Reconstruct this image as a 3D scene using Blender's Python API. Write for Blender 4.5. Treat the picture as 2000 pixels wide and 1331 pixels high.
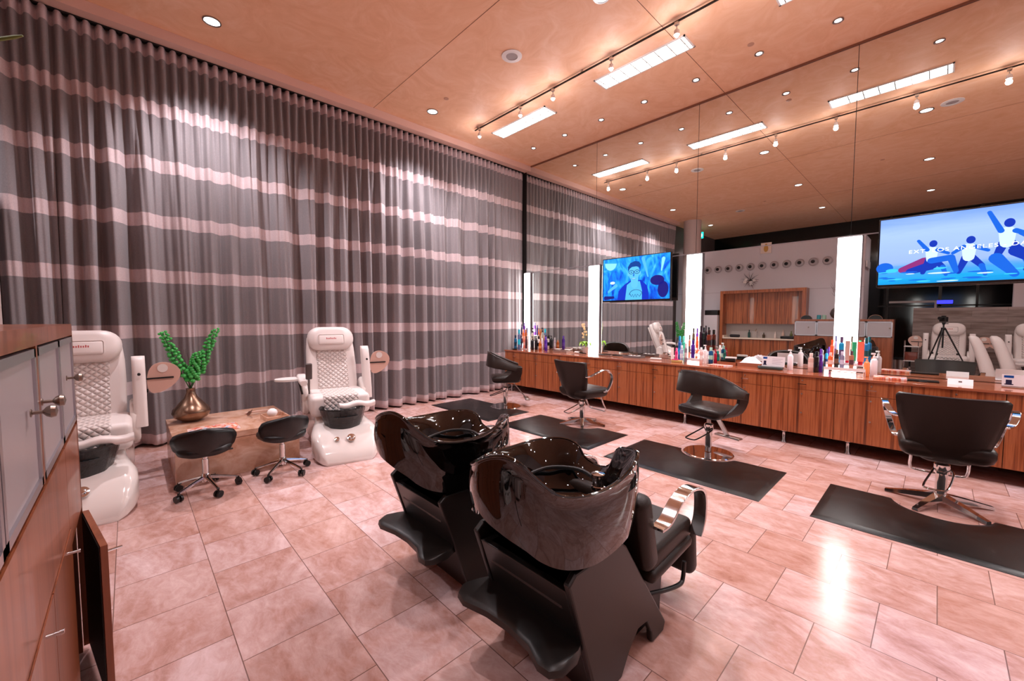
import bpy, bmesh, math, random
from mathutils import Vector, Matrix
random.seed(7)
PI=math.pi; cos=math.cos; sin=math.sin
for o in list(bpy.data.objects): bpy.data.objects.remove(o)
SC=bpy.context.scene; COL=SC.collection
# ---------------------------------------------------------------- camera
F=789.0; th=math.atan(43.5/F); az=math.atan(832*cos(th)/F)
fwd=Vector((-sin(az)*cos(th),cos(az)*cos(th),-sin(th))); rgt=Vector((cos(az),sin(az),0)); up=rgt.cross(fwd)
cam=bpy.data.cameras.new('camera'); co=bpy.data.objects.new('camera',cam); COL.objects.link(co)
M=Matrix((rgt,up,-fwd)).transposed().to_4x4(); M.translation=Vector((0,0,1.5)); co.matrix_world=M
cam.sensor_width=36; cam.sensor_fit='HORIZONTAL'; cam.lens=36*F/2000; cam.clip_start=.01; cam.clip_end=100
SC.camera=co
# ---------------------------------------------------------------- world, exposure
w=bpy.data.worlds.new('world'); SC.world=w; w.use_nodes=True
w.node_tree.nodes['Background'].inputs[0].default_value=(1,.85,.82,1); w.node_tree.nodes['Background'].inputs[1].default_value=.02
vs=SC.view_settings; vs.view_transform='Standard'; vs.look='None'; vs.exposure=1.42; vs.gamma=1; vs.use_curve_mapping=False
LC=(1,.91,.96)      # colour of the ceiling lamps
E_BIG=85; E_SMALL=14; E_TRACK=25; E_GLOW=2; E_FLUO=4.0; E_PANEL=4.8
SC.cycles.diffuse_bounces=10; SC.cycles.glossy_bounces=8; SC.cycles.max_bounces=16
D=6.3; H=4.709; CX=-6.27
# ---------------------------------------------------------------- helpers
def lin(h):
    h=h.lstrip('#'); h=''.join(a*2 for a in h) if len(h)==3 else h; o=[]
    for i in (0,2,4):
        c=int(h[i:i+2],16)/255; o.append(c/12.92 if c<=.04045 else ((c+.055)/1.055)**2.4)
    return tuple(o)+(1,)
def mat(n,col='#808080',rough=.5,metal=0,spec=.5,emit=None,es=1,trans=0,coat=0,alpha=1,sheen=0):
    m=bpy.data.materials.new(n); m.use_nodes=True; b=m.node_tree.nodes['Principled BSDF']
    c=lin(col) if isinstance(col,str) else tuple(col)+(1,)
    b.inputs['Base Color'].default_value=c; b.inputs['Roughness'].default_value=rough; b.inputs['Metallic'].default_value=metal
    b.inputs['Specular IOR Level'].default_value=spec; b.inputs['Transmission Weight'].default_value=trans
    b.inputs['Coat Weight'].default_value=coat; b.inputs['Alpha'].default_value=alpha; b.inputs['Sheen Weight'].default_value=sheen
    if emit: b.inputs['Emission Color'].default_value=lin(emit) if isinstance(emit,str) else tuple(emit)+(1,); b.inputs['Emission Strength'].default_value=es
    return m
def N(m,t,**k):
    n=m.node_tree.nodes.new(t)
    for a,v in k.items(): setattr(n,a,v)
    return n
def L(m,a,b): m.node_tree.links.new(a,b)
def bs(m): return m.node_tree.nodes['Principled BSDF']
def ramp(m,stops,src):
    r=N(m,'ShaderNodeValToRGB'); e=r.color_ramp.elements
    while len(e)<len(stops): e.new(.5)
    for i,(p,c) in enumerate(stops): e[i].position=p; e[i].color=lin(c) if isinstance(c,str) else c
    L(m,src,r.inputs[0]); return r
def coords(m,sc=(1,1,1),loc=(0,0,0),kind='Object',rot=(0,0,0)):
    tc=N(m,'ShaderNodeTexCoord'); mp=N(m,'ShaderNodeMapping'); mp.inputs['Scale'].default_value=sc; mp.inputs['Location'].default_value=loc; mp.inputs['Rotation'].default_value=rot
    L(m,tc.outputs[kind],mp.inputs[0]); return mp.outputs[0]
def noise(m,v,scale=5,det=4,rough=.5,dist=0):
    n=N(m,'ShaderNodeTexNoise'); n.inputs['Scale'].default_value=scale; n.inputs['Detail'].default_value=det; n.inputs['Roughness'].default_value=rough; n.inputs['Distortion'].default_value=dist
    L(m,v,n.inputs['Vector']); return n.outputs['Fac']
def bump(m,src,st=.2,dist=.01):
    b=N(m,'ShaderNodeBump'); b.inputs['Strength'].default_value=st; b.inputs['Distance'].default_value=dist
    L(m,src,b.inputs['Height']); L(m,b.outputs[0],bs(m).inputs['Normal'])
def math_(m,op,a,b=None,c=None):
    n=N(m,'ShaderNodeMath',operation=op)
    for i,x in enumerate((a,b,c)):
        if x is None: continue
        if isinstance(x,(int,float)): n.inputs[i].default_value=x
        else: L(m,x,n.inputs[i])
    return n.outputs[0]
def mixc(m,fac,a,b,mode='MIX'):
    n=N(m,'ShaderNodeMix',data_type='RGBA',blend_type=mode)
    for i,x in ((0,fac),(6,a),(7,b)):
        if isinstance(x,(int,float)): n.inputs[i].default_value=x
        elif isinstance(x,str): n.inputs[i].default_value=lin(x)
        else: L(m,x,n.inputs[i])
    return n.outputs[2]
class MB:
    def __init__(s): s.v=[];s.f=[];s.mi=[];s.T=Matrix.Identity(4);s.k=0
    def add(s,vs_,fs):
        b=len(s.v); s.v+=[tuple(s.T@Vector(p)) for p in vs_]
        for f in fs: s.f.append([b+i for i in f]); s.mi.append(s.k)
        return s
    def box(s,x0,x1,y0,y1,z0,z1):
        return s.add([(x,y,z) for x in (x0,x1) for y in (y0,y1) for z in (z0,z1)],[(0,1,3,2),(4,6,7,5),(0,4,5,1),(2,3,7,6),(0,2,6,4),(1,5,7,3)])
    def rbox(s,x0,x1,y0,y1,z0,z1,r=.01,seg=3):
        bm=bmesh.new(); bmesh.ops.create_cube(bm,size=1)
        for v in bm.verts: v.co=Vector(((x0+x1)/2+v.co.x*(x1-x0),(y0+y1)/2+v.co.y*(y1-y0),(z0+z1)/2+v.co.z*(z1-z0)))
        bmesh.ops.bevel(bm,geom=list(bm.edges),offset=r,segments=seg,profile=.5,affect='EDGES')
        bm.verts.index_update(); s.add([v.co[:] for v in bm.verts],[[v.index for v in f.verts] for f in bm.faces]); bm.free(); return s
    def loft(s,secs,closed=True,cap=True,loop=False):
        n=len(secs[0]); vs_=[p for q in secs for p in q]; fs=[]; m=len(secs)
        for i in range(m if loop else m-1):
            a=i*n; b=((i+1)%m)*n
            for j in range(n if closed else n-1):
                k=(j+1)%n; fs.append((a+j,a+k,b+k,b+j))
        if cap and closed and not loop: fs.append(tuple(reversed(range(n)))); fs.append(tuple((m-1)*n+j for j in range(n)))
        return s.add(vs_,fs)
    def tube(s,pts,r,seg=10,loop=False,cap=True,flat=None):
        pts=[Vector(p) for p in pts]; n=len(pts); secs=[]; prev=None
        for i,p in enumerate(pts):
            if loop: t=(pts[(i+1)%n]-pts[i-1])
            else: t=(pts[min(i+1,n-1)]-pts[max(i-1,0)])
            t.normalize()
            if prev is None: a=Vector((0,0,1)) if abs(t.z)<.9 else Vector((1,0,0)); u=t.cross(a).normalized()
            else: u=(prev-t*prev.dot(t)).normalized()
            prev=u; v=t.cross(u); rr=r[i] if isinstance(r,(list,tuple)) else r
            ra,rb=(rr,rr) if flat is None else (rr,rr*flat)
            secs.append([p+u*ra*cos(2*PI*j/seg)+v*rb*sin(2*PI*j/seg) for j in range(seg)])
        return s.loft(secs,True,cap,loop)
    def cyl(s,a,b,r,seg=16,r2=None): return s.tube([a,b],[r,r if r2 is None else r2],seg)
    def lathe(s,prof,c=(0,0,0),seg=24,ax='z'):
        secs=[]
        for r,z in prof:
            q=[]
            for j in range(seg):
                a=2*PI*j/seg; x,y=r*cos(a),r*sin(a)
                q.append({'z':(c[0]+x,c[1]+y,c[2]+z),'y':(c[0]+x,c[1]+z,c[2]-y),'x':(c[0]+z,c[1]+x,c[2]+y)}[ax])
            secs.append(q)
        return s.loft(secs,True,True)
    def prism(s,poly,a,b,ax='x'):
        f={'x':lambda p,t:(t,p[0],p[1]),'y':lambda p,t:(p[0],t,p[1]),'z':lambda p,t:(p[0],p[1],t)}[ax]
        return s.loft([[f(p,a) for p in poly],[f(p,b) for p in poly]])
    def sph(s,c,r,seg=12,sc=(1,1,1)):
        h=max(4,seg//2); prof=[(max(r*sin(PI*i/h),1e-4),-r*cos(PI*i/h)) for i in range(h+1)]; T=s.T
        s.T=T@Matrix.Translation(c)@Matrix.Diagonal((*sc,1)); s.lathe(prof,seg=seg); s.T=T; return s
def obj(name,mb,mats,parent=None,smooth=True,ang=38,bevel=0,sub=0):
    me=bpy.data.meshes.new(name); me.from_pydata(mb.v,[],mb.f); 
    for m in (mats if isinstance(mats,(list,tuple)) else [mats]): me.materials.append(m)
    if any(mb.mi): me.polygons.foreach_set('material_index',mb.mi)
    bm=bmesh.new(); bm.from_mesh(me); bmesh.ops.recalc_face_normals(bm,faces=bm.faces); bm.to_mesh(me); bm.free()
    if smooth:
        me.polygons.foreach_set('use_smooth',[True]*len(me.polygons)); me.set_sharp_from_angle(angle=math.radians(ang))
    me.update(); o=bpy.data.objects.new(name,me); COL.objects.link(o)
    if parent is not None: o.parent=parent
    if bevel:
        b=o.modifiers.new('b','BEVEL'); b.width=bevel; b.segments=2; b.limit_method='ANGLE'; b.angle_limit=math.radians(40)
    if sub: q=o.modifiers.new('s','SUBSURF'); q.levels=q.render_levels=sub
    return o
def tag(o,label,cat,group=None,kind=None):
    o['label']=label; o['category']=cat
    if group: o['group']=group
    if kind: o['kind']=kind
    return o
def thing(name,label,cat,loc=(0,0,0),rz=0,group=None):
    o=bpy.data.objects.new(name,None); COL.objects.link(o); o.empty_display_size=.1; o.location=loc; o.rotation_euler=(0,0,rz)
    return tag(o,label,cat,group)
def struct(name,mb,m,**k):
    o=obj(name,mb,m,**k); o['kind']='structure'; return o
def dup(root,loc,rz,label,group=None):
    r=root.copy(); COL.objects.link(r); r.location=loc; r.rotation_euler=(0,0,rz); r['label']=label
    if group: r['group']=group
    def rec(a,b):
        for ch in list(a.children):
            c=ch.copy(); COL.objects.link(c); c.parent=b; rec(ch,c)
    rec(root,r); return r
def crom(P,n=8,loop=False):
    P=[Vector(p) for p in P]; m=len(P); out=[]
    for i in range(m if loop else m-1):
        g=lambda k:P[k%m] if loop else P[max(0,min(m-1,k))]
        a,b,c,d=g(i-1),g(i),g(i+1),g(i+2)
        for j in range(n):
            t=j/n; out.append(.5*((2*b)+(c-a)*t+(2*a-5*b+4*c-d)*t*t+(3*b-a-3*c+d)*t**3))
    if not loop: out.append(P[-1])
    return out
def rrect(hx,hy,r,n=4,cx=0,cy=0):
    o=[]
    for qx,qy,a0 in ((1,1,0),(-1,1,PI/2),(-1,-1,PI),(1,-1,3*PI/2)):
        for j in range(n+1):
            a=a0+PI/2*j/n; o.append((cx+qx*(hx-r)+r*cos(a),cy+qy*(hy-r)+r*sin(a)))
    return o
def spot(parent,loc,power,size,blend=.6,tgt=(0,0,-1),col=LC,rad=.04):
    l=bpy.data.lights.new('lamp','SPOT'); l.energy=power; l.spot_size=math.radians(size); l.spot_blend=blend; l.color=col; l.shadow_soft_size=rad
    o=bpy.data.objects.new('lamp',l); COL.objects.link(o); o.parent=parent; o.location=loc
    o.rotation_euler=Vector(tgt).to_track_quat('-Z','Y').to_euler(); return o
# ---------------------------------------------------------------- materials
def wood(n,c1,c2,c3,axis='z',rough=.35,sc=1.0,coat=.2,z=26):
    m=mat(n,c1,rough,coat=coat); s={'z':(z,z,.9),'x':(.9,z,z),'y':(z,.9,z)}[axis]
    v=coords(m,tuple(k*sc for k in s)); f=noise(m,v,1.0,5,.62,.35); v2=coords(m,tuple(k*sc*.28 for k in s)); g=noise(m,v2,1.2,3)
    f=math_(m,'ADD',math_(m,'MULTIPLY',f,.72),math_(m,'MULTIPLY',g,.28))
    r=ramp(m,[(.36,c3),(.47,c2),(.56,c1),(.68,c2)],f); L(m,r.outputs[0],bs(m).inputs['Base Color']); return m
WALNUT=wood('striped_walnut','#ab6239','#8a451f','#4b2211',z=42)
WALNUT_X=wood('walnut_top','#b26a4b','#a05a3d','#854530','x',rough=.16,coat=.5)
WALNUT_D=wood('walnut_cabinet','#8f5134','#824629','#6b3820',rough=.3,sc=.8)
CHROME=mat('chrome','#d8d8d8',.07,1); STEEL=mat('brushed_steel','#b8b2ae',.28,1); DSTEEL=mat('dark_metal','#3a3634',.35,1)
BLK=mat('black_plastic','#0b0a0a',.38); BLKG=mat('glossy_black_ceramic','#050404',.035,spec=.6,coat=.6); SATIN=mat('satin_black_shell','#1a1513',.36)
def leather(n,col,rough=.42,sc=160,st=.12):
    m=mat(n,col,rough); v=coords(m); vo=N(m,'ShaderNodeTexVoronoi'); vo.inputs['Scale'].default_value=sc; L(m,v,vo.inputs['Vector']); bump(m,vo.outputs['Distance'],st,.002); return m
BROWN=leather('dark_brown_leather','#21150f',.42); bs(BROWN).inputs['Specular IOR Level'].default_value=.32; BLACKL=leather('black_leather','#0b0a0b',.36)
WHITEL=leather('white_leather','#ddd3cf',.4,120,.06); WHITEP=mat('white_gloss_plastic','#e2dad5',.12,coat=.4); WHITES=mat('white_satin','#dcd6d2',.45)
def quiltm():
    m=mat('quilted_white_leather','#d9cdc8',.42); tc=N(m,'ShaderNodeTexCoord'); sp=N(m,'ShaderNodeSeparateXYZ'); L(m,tc.outputs['Object'],sp.inputs[0])
    h=math_(m,'SUBTRACT',sp.outputs[2],math_(m,'MULTIPLY',sp.outputs[0],.45)); y=sp.outputs[1]
    a=math_(m,'SINE',math_(m,'MULTIPLY',math_(m,'ADD',h,y),52)); b=math_(m,'SINE',math_(m,'MULTIPLY',math_(m,'SUBTRACT',h,y),52))
    p=math_(m,'MULTIPLY',math_(m,'ABSOLUTE',a),math_(m,'ABSOLUTE',b)); p=math_(m,'POWER',p,.5); bump(m,p,.9,.016); return m
QUILT=quiltm()
def floorm():
    m=mat('travertine_tiles','#c9a48f',.14,spec=.5); v=coords(m,loc=(.361+.418*40,.11+.418*40,0)); br=N(m,'ShaderNodeTexBrick'); br.offset=.5; br.offset_frequency=2; br.squash=1
    for k,x in (('Scale',1),('Mortar Size',.0022),('Mortar Smooth',.1),('Bias',0),('Brick Width',.418),('Row Height',.418)): br.inputs[k].default_value=x
    br.inputs['Color1'].default_value=(0,0,0,1); br.inputs['Color2'].default_value=(1,1,1,1); br.inputs['Mortar'].default_value=(.5,.5,.5,1); L(m,v,br.inputs['Vector'])
    off=N(m,'ShaderNodeVectorMath',operation='MULTIPLY'); off.inputs[1].default_value=(37,19,7); L(m,br.outputs['Color'],off.inputs[0])
    ad=N(m,'ShaderNodeVectorMath',operation='ADD'); L(m,coords(m,(1,1.7,1)),ad.inputs[0]); L(m,off.outputs[0],ad.inputs[1])
    f1=noise(m,ad.outputs[0],1.7,9,.68,1.1); f2=noise(m,ad.outputs[0],9,6,.7,.6); f3=noise(m,ad.outputs[0],.55,2,.5)
    f=math_(m,'ADD',math_(m,'MULTIPLY',f1,.62),math_(m,'MULTIPLY',f2,.38))
    base=ramp(m,[(.33,'#a98476'),(.43,'#c4a69d'),(.53,'#d5c2bf'),(.64,'#e6dadb')],f)
    sp=N(m,'ShaderNodeSeparateColor'); L(m,br.outputs['Color'],sp.inputs[0])
    tint=ramp(m,[(0,'#dfbcae'),(.35,'#ecd2ca'),(.7,'#f3dfdd'),(1,'#fff4f7')],math_(m,'ADD',math_(m,'MULTIPLY',sp.outputs[0],.8),math_(m,'MULTIPLY',f3,.2)))
    c=mixc(m,1.0,base.outputs[0],tint.outputs[0],'MULTIPLY'); c=mixc(m,math_(m,'MULTIPLY',br.outputs['Fac'],.85),c,'#64443a'); L(m,c,bs(m).inputs['Base Color'])
    rr=math_(m,'ADD',math_(m,'MULTIPLY',f2,.2),.08); L(m,rr,bs(m).inputs['Roughness'])
    h=math_(m,'SUBTRACT',math_(m,'MULTIPLY',f1,.12),br.outputs['Fac']); bump(m,h,.25,.0015); return m
FLOOR=floorm()
def ceilm():
    m=mat('ochre_plaster','#b4714e',.6); v=coords(m,(1,1,1)); f=noise(m,v,2.2,8,.62,2.8); g=noise(m,v,.5,3)
    r=ramp(m,[(.3,'#e0a77e'),(.5,'#ebb893'),(.7,'#f4caac')],math_(m,'ADD',math_(m,'MULTIPLY',f,.6),math_(m,'MULTIPLY',g,.4)))
    L(m,r.outputs[0],bs(m).inputs['Base Color']); bump(m,f,.15,.01); return m
CEIL=ceilm()
def curtm():
    m=mat('striped_grey_curtain','#777',.75,sheen=.15,spec=.2); tc=N(m,'ShaderNodeTexCoord'); sp=N(m,'ShaderNodeSeparateXYZ'); L(m,tc.outputs['Object'],sp.inputs[0])
    z=sp.outputs[2]; ph=math_(m,'FRACT',math_(m,'DIVIDE',math_(m,'ADD',z,.637*2-.0),.637))
    band=math_(m,'LESS_THAN',ph,.148/.637)
    v=coords(m,(400,400,60)); f=noise(m,v,1,2); v2=coords(m,(60,60,700)); g=noise(m,v2,1,2)
    grey=ramp(m,[(.3,'#7b7577'),(.7,'#928b8d')],math_(m,'ADD',math_(m,'MULTIPLY',f,.5),math_(m,'MULTIPLY',g,.5))); pale=ramp(m,[(.3,'#bba9ab'),(.7,'#cfbebf')],f)
    c=mixc(m,band,grey.outputs[0],pale.outputs[0]); L(m,c,bs(m).inputs['Base Color'])
    L(m,math_(m,'SUBTRACT',.8,math_(m,'MULTIPLY',band,.35)),bs(m).inputs['Roughness'])
    edge=math_(m,'PINGPONG',ph,.5); bump(m,f,.1,.002); return m
CURT=curtm()
def marblem():
    m=mat('marble_slab','#c7a58f',.2); v=coords(m,(1,1,1.6)); f=noise(m,v,3,9,.66,1.4); g=noise(m,v,.9,3)
    r=ramp(m,[(.3,'#8d6248'),(.42,'#b48468'),(.55,'#cba48e'),(.7,'#dabdae')],math_(m,'ADD',math_(m,'MULTIPLY',f,.7),math_(m,'MULTIPLY',g,.3))); L(m,r.outputs[0],bs(m).inputs['Base Color']); return m
MARBLE=marblem()
def rubberm():
    m=mat('black_rubber_mat','#15110f',.3); v=coords(m,(1,1,1)); f=noise(m,v,4,8,.7,1); r=ramp(m,[(.45,'#0e0b0a'),(.7,'#1e1816')],f); L(m,r.outputs[0],bs(m).inputs['Base Color'])
    L(m,math_(m,'ADD',math_(m,'MULTIPLY',f,.3),.18),bs(m).inputs['Roughness']); return m
RUB=rubberm(); bs(RUB).inputs['Specular IOR Level'].default_value=.3
MIRROR=mat('mirror_glass',(.80,.83,.81),.0,1); EDGE=mat('dark_backing','#16120f',.6)
FROST=mat('frosted_glass','#a39a9c',.3,spec=.4); ALU=mat('anodised_aluminium','#bdbac0',.3,.9)
WALLW=mat('pale_wall_paint','#c6bfc3',.7); DARKW=mat('dark_glazing','#0c0d0c',.08); GREYM=mat('grey_speckle_metal','#8f8a8a',.5,.5)
PANELM=mat('lit_panel','#ffffff',.6,emit=(1,.965,.94),es=E_PANEL); FLUO=mat('fluorescent_diffuser','#ffffff',.6,emit=(1,.93,.90),es=E_FLUO)
LENS=mat('downlight_lens','#ffffff',.5,emit=(1,.95,.93),es=3); BULB=mat('track_bulb','#ffffff',.5,emit=(1,.92,.9),es=30)
BRONZE=mat('brushed_bronze','#8d7361',.25,.9); GREEN=mat('green_bells','#3cab4c',.45); TWIG=mat('dark_twigs','#3a2722',.7)
# ================================================================ setting
b=MB(); b.box(-6.45,4.6,-5,6.4,-.05,0); struct('floor',b,FLOOR,smooth=False)
b=MB(); b.box(-6.45,4.6,-5,6.4,H,H+.08)
struct('ceiling',b,CEIL,smooth=False)
for i,(x0,x1,y0,y1) in enumerate(((-6.1,4.5,2.838,2.844),(-2.223,-2.217,-4.9,6.29),(-6.1,4.5,-.6,-.594),(1.6,1.606,-4.9,6.29))):
    b=MB(); b.box(x0,x1,y0,y1,H-.0012,H); struct('trim_%d'%(i+1),b,mat('ceiling_joint%d'%i,'#6e4028',.8),smooth=False)
b=MB(); b.box(-6.45,-6.4,-5,6.4,0,H); struct('wall_left',b,mat('curtain_recess','#5b4f4b',.8),smooth=False)
b=MB(); b.box(-6.45,4.6,6.312,6.4,0,H); struct('wall_front',b,EDGE,smooth=False)
b=MB(); b.box(4.55,4.6,-5,6.4,0,H); struct('wall_right',b,WALLW,smooth=False)
b=MB(); b.box(-6.45,4.6,-5,-4.9,0,H); struct('wall_rear',b,DARKW,smooth=False)
b=MB(); b.box(-6.42,-6.06,-.9,6.31,4.62,H-.001); b.box(-6.075,-6.06,-.9,6.31,4.60,4.62); struct('trim_5',b,mat('curtain_pocket_trim','#dcb7a8',.6),smooth=False)
b=MB(); b.box(-6.05,4.5,6.285,6.30,4.685,H-.0005); struct('trim_6',b,mat('mirror_head_trim','#7a4a32',.5),smooth=False)
# white wall behind the shampoo area, seen in the mirror
b=MB(); b.box(-6.4,-1.38,-1.62,-1.5,0,3.70); b.box(-1.5,-1.38,-2.6,-1.62,0,3.70); struct('wall_back',b,WALLW,smooth=False)
b=MB(); b.box(-6.4,-1.37,-1.505,-1.497,2.33,2.336); struct('trim_7',b,mat('panel_joint','#7d6f6c',.7),smooth=False)
PLK=mat('grey_timber_planks','#8d7f7a',.6); v=coords(PLK,(2.2,1,14)); f_=noise(PLK,v,1,4)
br=N(PLK,'ShaderNodeTexBrick'); L(PLK,coords(PLK,rot=(PI/2,0,0)),br.inputs['Vector'])
for k,x in (('Scale',1),('Mortar Size',.004),('Brick Width',1.1),('Row Height',.14)): br.inputs[k].default_value=x
br.inputs['Color1'].default_value=lin('#9c8f8b'); br.inputs['Color2'].default_value=lin('#6f5a4e'); br.inputs['Mortar'].default_value=lin('#4b3b34')
L(PLK,mixc(PLK,.45,br.outputs['Color'],ramp(PLK,[(.35,'#6b5a52'),(.65,'#b3a6a2')],f_).outputs[0]),bs(PLK).inputs['Base Color'])
b=MB(); b.box(-.44,4.5,-2.12,-2.0,0,1.76); struct('wall_partition',b,PLK,smooth=False)
b=MB(); b.box(1.17,4.5,-2.3,-2.12,0,3.4); struct('wall_side',b,WALLW,smooth=False)
for i,(x,w_) in enumerate(((-1.16,.05),(-.02,.07),(.72,.05))):
    b=MB(); b.box(x,x+w_,-4.9,-4.86,0,H); struct('window_%d'%(i+1),b,DSTEEL,smooth=False)
b=MB(); b.box(-1.35,1.4,-4.9,-4.86,1.86,1.9); struct('trim_8',b,DSTEEL,smooth=False)
b=MB(); b.box(-1.08,-.04,-4.86,-4.8,1.97,2.03); b.box(-.09,-.04,-4.86,-4.8,0,1.97); struct('door_1',b,mat('white_door_frame','#b9b0ae',.5),smooth=False)
b=MB(); b.lathe([(.27,0),(.27,H-.002)],seg=40); o=struct('wall_column',b,mat('round_column_paint','#c4b3ae',.6)); o.location=(-5.72,-1.08,0)
# ---------------------------------------------------------------- mirrors
SE=[-6.18,-4.388,-2.573,-.757,1.06,2.875,4.54]
nm=['first tall upper mirror pane, beside the curtain','second upper mirror pane from the curtain','third upper mirror pane from the curtain','upper mirror pane above the large screen','upper mirror pane past the right edge of the large screen','upper mirror pane farthest right']
nl=['lower mirror between the curtain and the second lit panel','lower mirror behind the man on screen','lower mirror between the two screens','lower mirror under the large screen','lower mirror past the large screen','lower mirror farthest right']
for i in range(6):
    b=MB(); b.box(SE[i]+.003,SE[i+1]-.003,6.30,6.31,2.485,4.684); tag(obj('wall_mirror',b,MIRROR,smooth=False),nm[i],'mirror','upper mirror panes')
    b=MB(); b.box(SE[i]+.003,SE[i+1]-.003,6.295,6.305,.855,2.478); tag(obj('station_mirror',b,MIRROR,smooth=False),nl[i],'mirror','lower station mirrors')
b=MB(); b.box(-6.18,4.5,6.285,6.30,2.476,2.487); struct('trim_9',b,ALU,smooth=False)
lp=['narrow lit vertical panel closest to the curtain','second lit vertical panel, with the plant at its foot','lit vertical panel right of the small screen','lit vertical panel left of the large screen','lit vertical panel past the large screen','lit vertical panel farthest right']
for i in range(6):
    x=SE[i]+(.075 if i==0 else 0); hw=.085 if i==0 else .116
    t=thing('light_panel',lp[i],'light panel',(x,6.25,.853),0,'lit panels between the mirrors')
    b=MB(); b.box(-hw,hw,-.0,.044,0,1.625); obj('housing',b,ALU,t,smooth=False)
    b=MB(); b.rbox(-hw+.006,hw-.006,-.014,.001,.004,1.61,.004,2); obj('diffuser',b,PANELM,t)
# ---------------------------------------------------------------- curtain
random.seed(3)
def curt_x(y,z):
    k=max(0,min(1,(z-2.2)/1.5)); k=k*k*(3-2*k); k2=max(0,(z-3.5)/.9); k2=min(1,k2)
    ph=2*PI*(y/.25+.42*sin(1.9*y+.6)+.27*sin(4.3*y+2)); sn=sin(ph); lo=.07*math.copysign(abs(sn)**.7,sn)+.03*sin(2.3*ph*.5+1.1*sin(3*y))+.012*sin(2*PI*y/.071+z*.4)
    hi=.043*math.copysign(abs(cos(2*PI*y/.1))**.6,cos(2*PI*y/.1)); mid=.5*hi+.6*lo
    f=lo*(1-k)+mid*k if k2==0 else mid*(1-k2)+hi*k2
    if k2>0 : f=f
    am=1-.55*max(0,min(1,(y-5.3)/.3))
    return CX-.012*(1-am)+(f+.02*sin(y*2.1)*(1-k))*am
def curtain(y0,y1,label,dx=0):
    ny=int((y1-y0)/.0085); nz=70; b=MB(); vs_=[]
    for i in range(ny+1):
        y=y0+(y1-y0)*i/ny
        for j in range(nz+1):
            z=.03+(4.598-.03)*j/nz; u=(4.598-z)/4.598
            vs_.append((curt_x(y,z)+dx,y+u*.03*sin(5.3*y)+.012*u*sin(17*y),z))
    b.add(vs_,[(i*(nz+1)+j,(i+1)*(nz+1)+j,(i+1)*(nz+1)+j+1,i*(nz+1)+j+1) for i in range(ny) for j in range(nz)])
    o=obj('curtain',b,CURT,ang=180); m_=o.modifiers.new('s','SOLIDIFY'); m_.thickness=.003; tag(o,label,'curtain','floor length striped curtains along the left wall'); return o
curtain(-.90,-.47,'narrow darkest striped curtain panel at the far left edge',.03)
curtain(-.475,2.66,'long grey curtain panel with pink stripes behind the vase')
curtain(2.655,6.27,'long grey curtain panel with pink stripes ending at the mirror wall',.012)
t=thing('curtain_track','thin dark ceiling track carrying the whole striped curtain','curtain track',(0,0,0))
b=MB(); b.box(-6.30,-6.24,-.88,6.28,4.603,4.618); obj('rail',b,mat('track_black','#120d0c',.5),t,smooth=False)
# ---------------------------------------------------------------- ceiling lights
def ordn(i): return ['first','second','third','fourth','fifth','sixth','seventh','eighth','ninth','tenth','eleventh','twelfth','thirteenth','fourteenth','fifteenth','sixteenth','seventeenth'][i]
def downlight(x,y,r,E,size,label,group,big):
    t=thing('downlight',label,'ceiling light',(x,y,H),0,group)
    b=MB(); b.lathe([(r,0),(r,-.012),(r*.86,-.012),(r*(.8 if big else .5),-.0015)],seg=24); obj('trim_ring',b,mat('dl_ring','#a8a2a2',.25,1) if not bpy.data.materials.get('dl_ring') else bpy.data.materials['dl_ring'],t)
    b=MB(); b.lathe([(r*.8,-.0045),(r*(.8 if big else .5),-.0065)],seg=24); obj('lens',b,LENS,t)
    spot(t,(0,0,-.03),E,size,.8,rad=.05); return t
k=0
for iy,y in enumerate((3.55,.78,-2.1)):
    for ix,x in enumerate((-5.53,-2.44,-.25 if iy else -.25,2.9)):
        if iy==2 and ix==1: pass
        nmx=['nearest the curtain','in the second column from the curtain','in the third column from the curtain','in the column farthest right'][ix]; nmy=['front row by the mirrors','middle row','rear row'][iy]
        downlight(x,y,.085,E_BIG*(1.5,.95,.40,.45)[ix],112,'large round downlight '+nmx+', '+nmy,'large round downlights',True)
for i in range(12):
    downlight(-5.38+.752*i,5.67,.05,E_SMALL,95,ordn(i)+' small round downlight from the curtain in the row by the mirrors','small downlights in a row by the mirrors',False)
def fluo(x0,x1,i):
    t=thing('fluorescent_light',['louvred ceiling light panel nearest the curtain','second louvred ceiling light panel from the curtain','third louvred ceiling light panel, above the large screen','louvred ceiling light panel farthest right'][i],'ceiling light',((x0+x1)/2,4.83,H),0,'long louvred ceiling lights')
    w_=(x1-x0)/2; h_=.145
    b=MB(); [b.box(*q) for q in ((-w_,w_,-h_,-h_+.018,-.014,0),(-w_,w_,h_-.018,h_,-.014,0),(-w_,-w_+.018,-h_,h_,-.014,0),(w_-.018,w_,-h_,h_,-.014,0))]; obj('frame',b,WHITES,t,smooth=False)
    b=MB(); b.box(-w_+.018,w_-.018,-h_+.018,h_-.018,-.005,-.001); obj('diffuser',b,FLUO,t,smooth=False)
    b=MB()
    for k in range(8):
        x=-w_+.06+(2*w_-.12)*k/7; b.box(x-.006,x+.006,-h_+.018,h_-.018,-.013,-.006)
    b.box(-w_+.018,w_-.018,-.004,.004,-.013,-.006); obj('louvre',b,STEEL,t,smooth=False)
for i,(a,c_) in enumerate(((-5.45,-4.22),(-3.33,-2.1),(-1.25,.02),(.83,2.1))): fluo(a,c_,i)
t=thing('track_rail','long thin ceiling track holding the spotlights','track light rail',(0,4.38,H))
b=MB(); b.box(-5.52,4.3,-.009,.009,-.045,-.03); obj('rail',b,DSTEEL,t,smooth=False)
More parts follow.
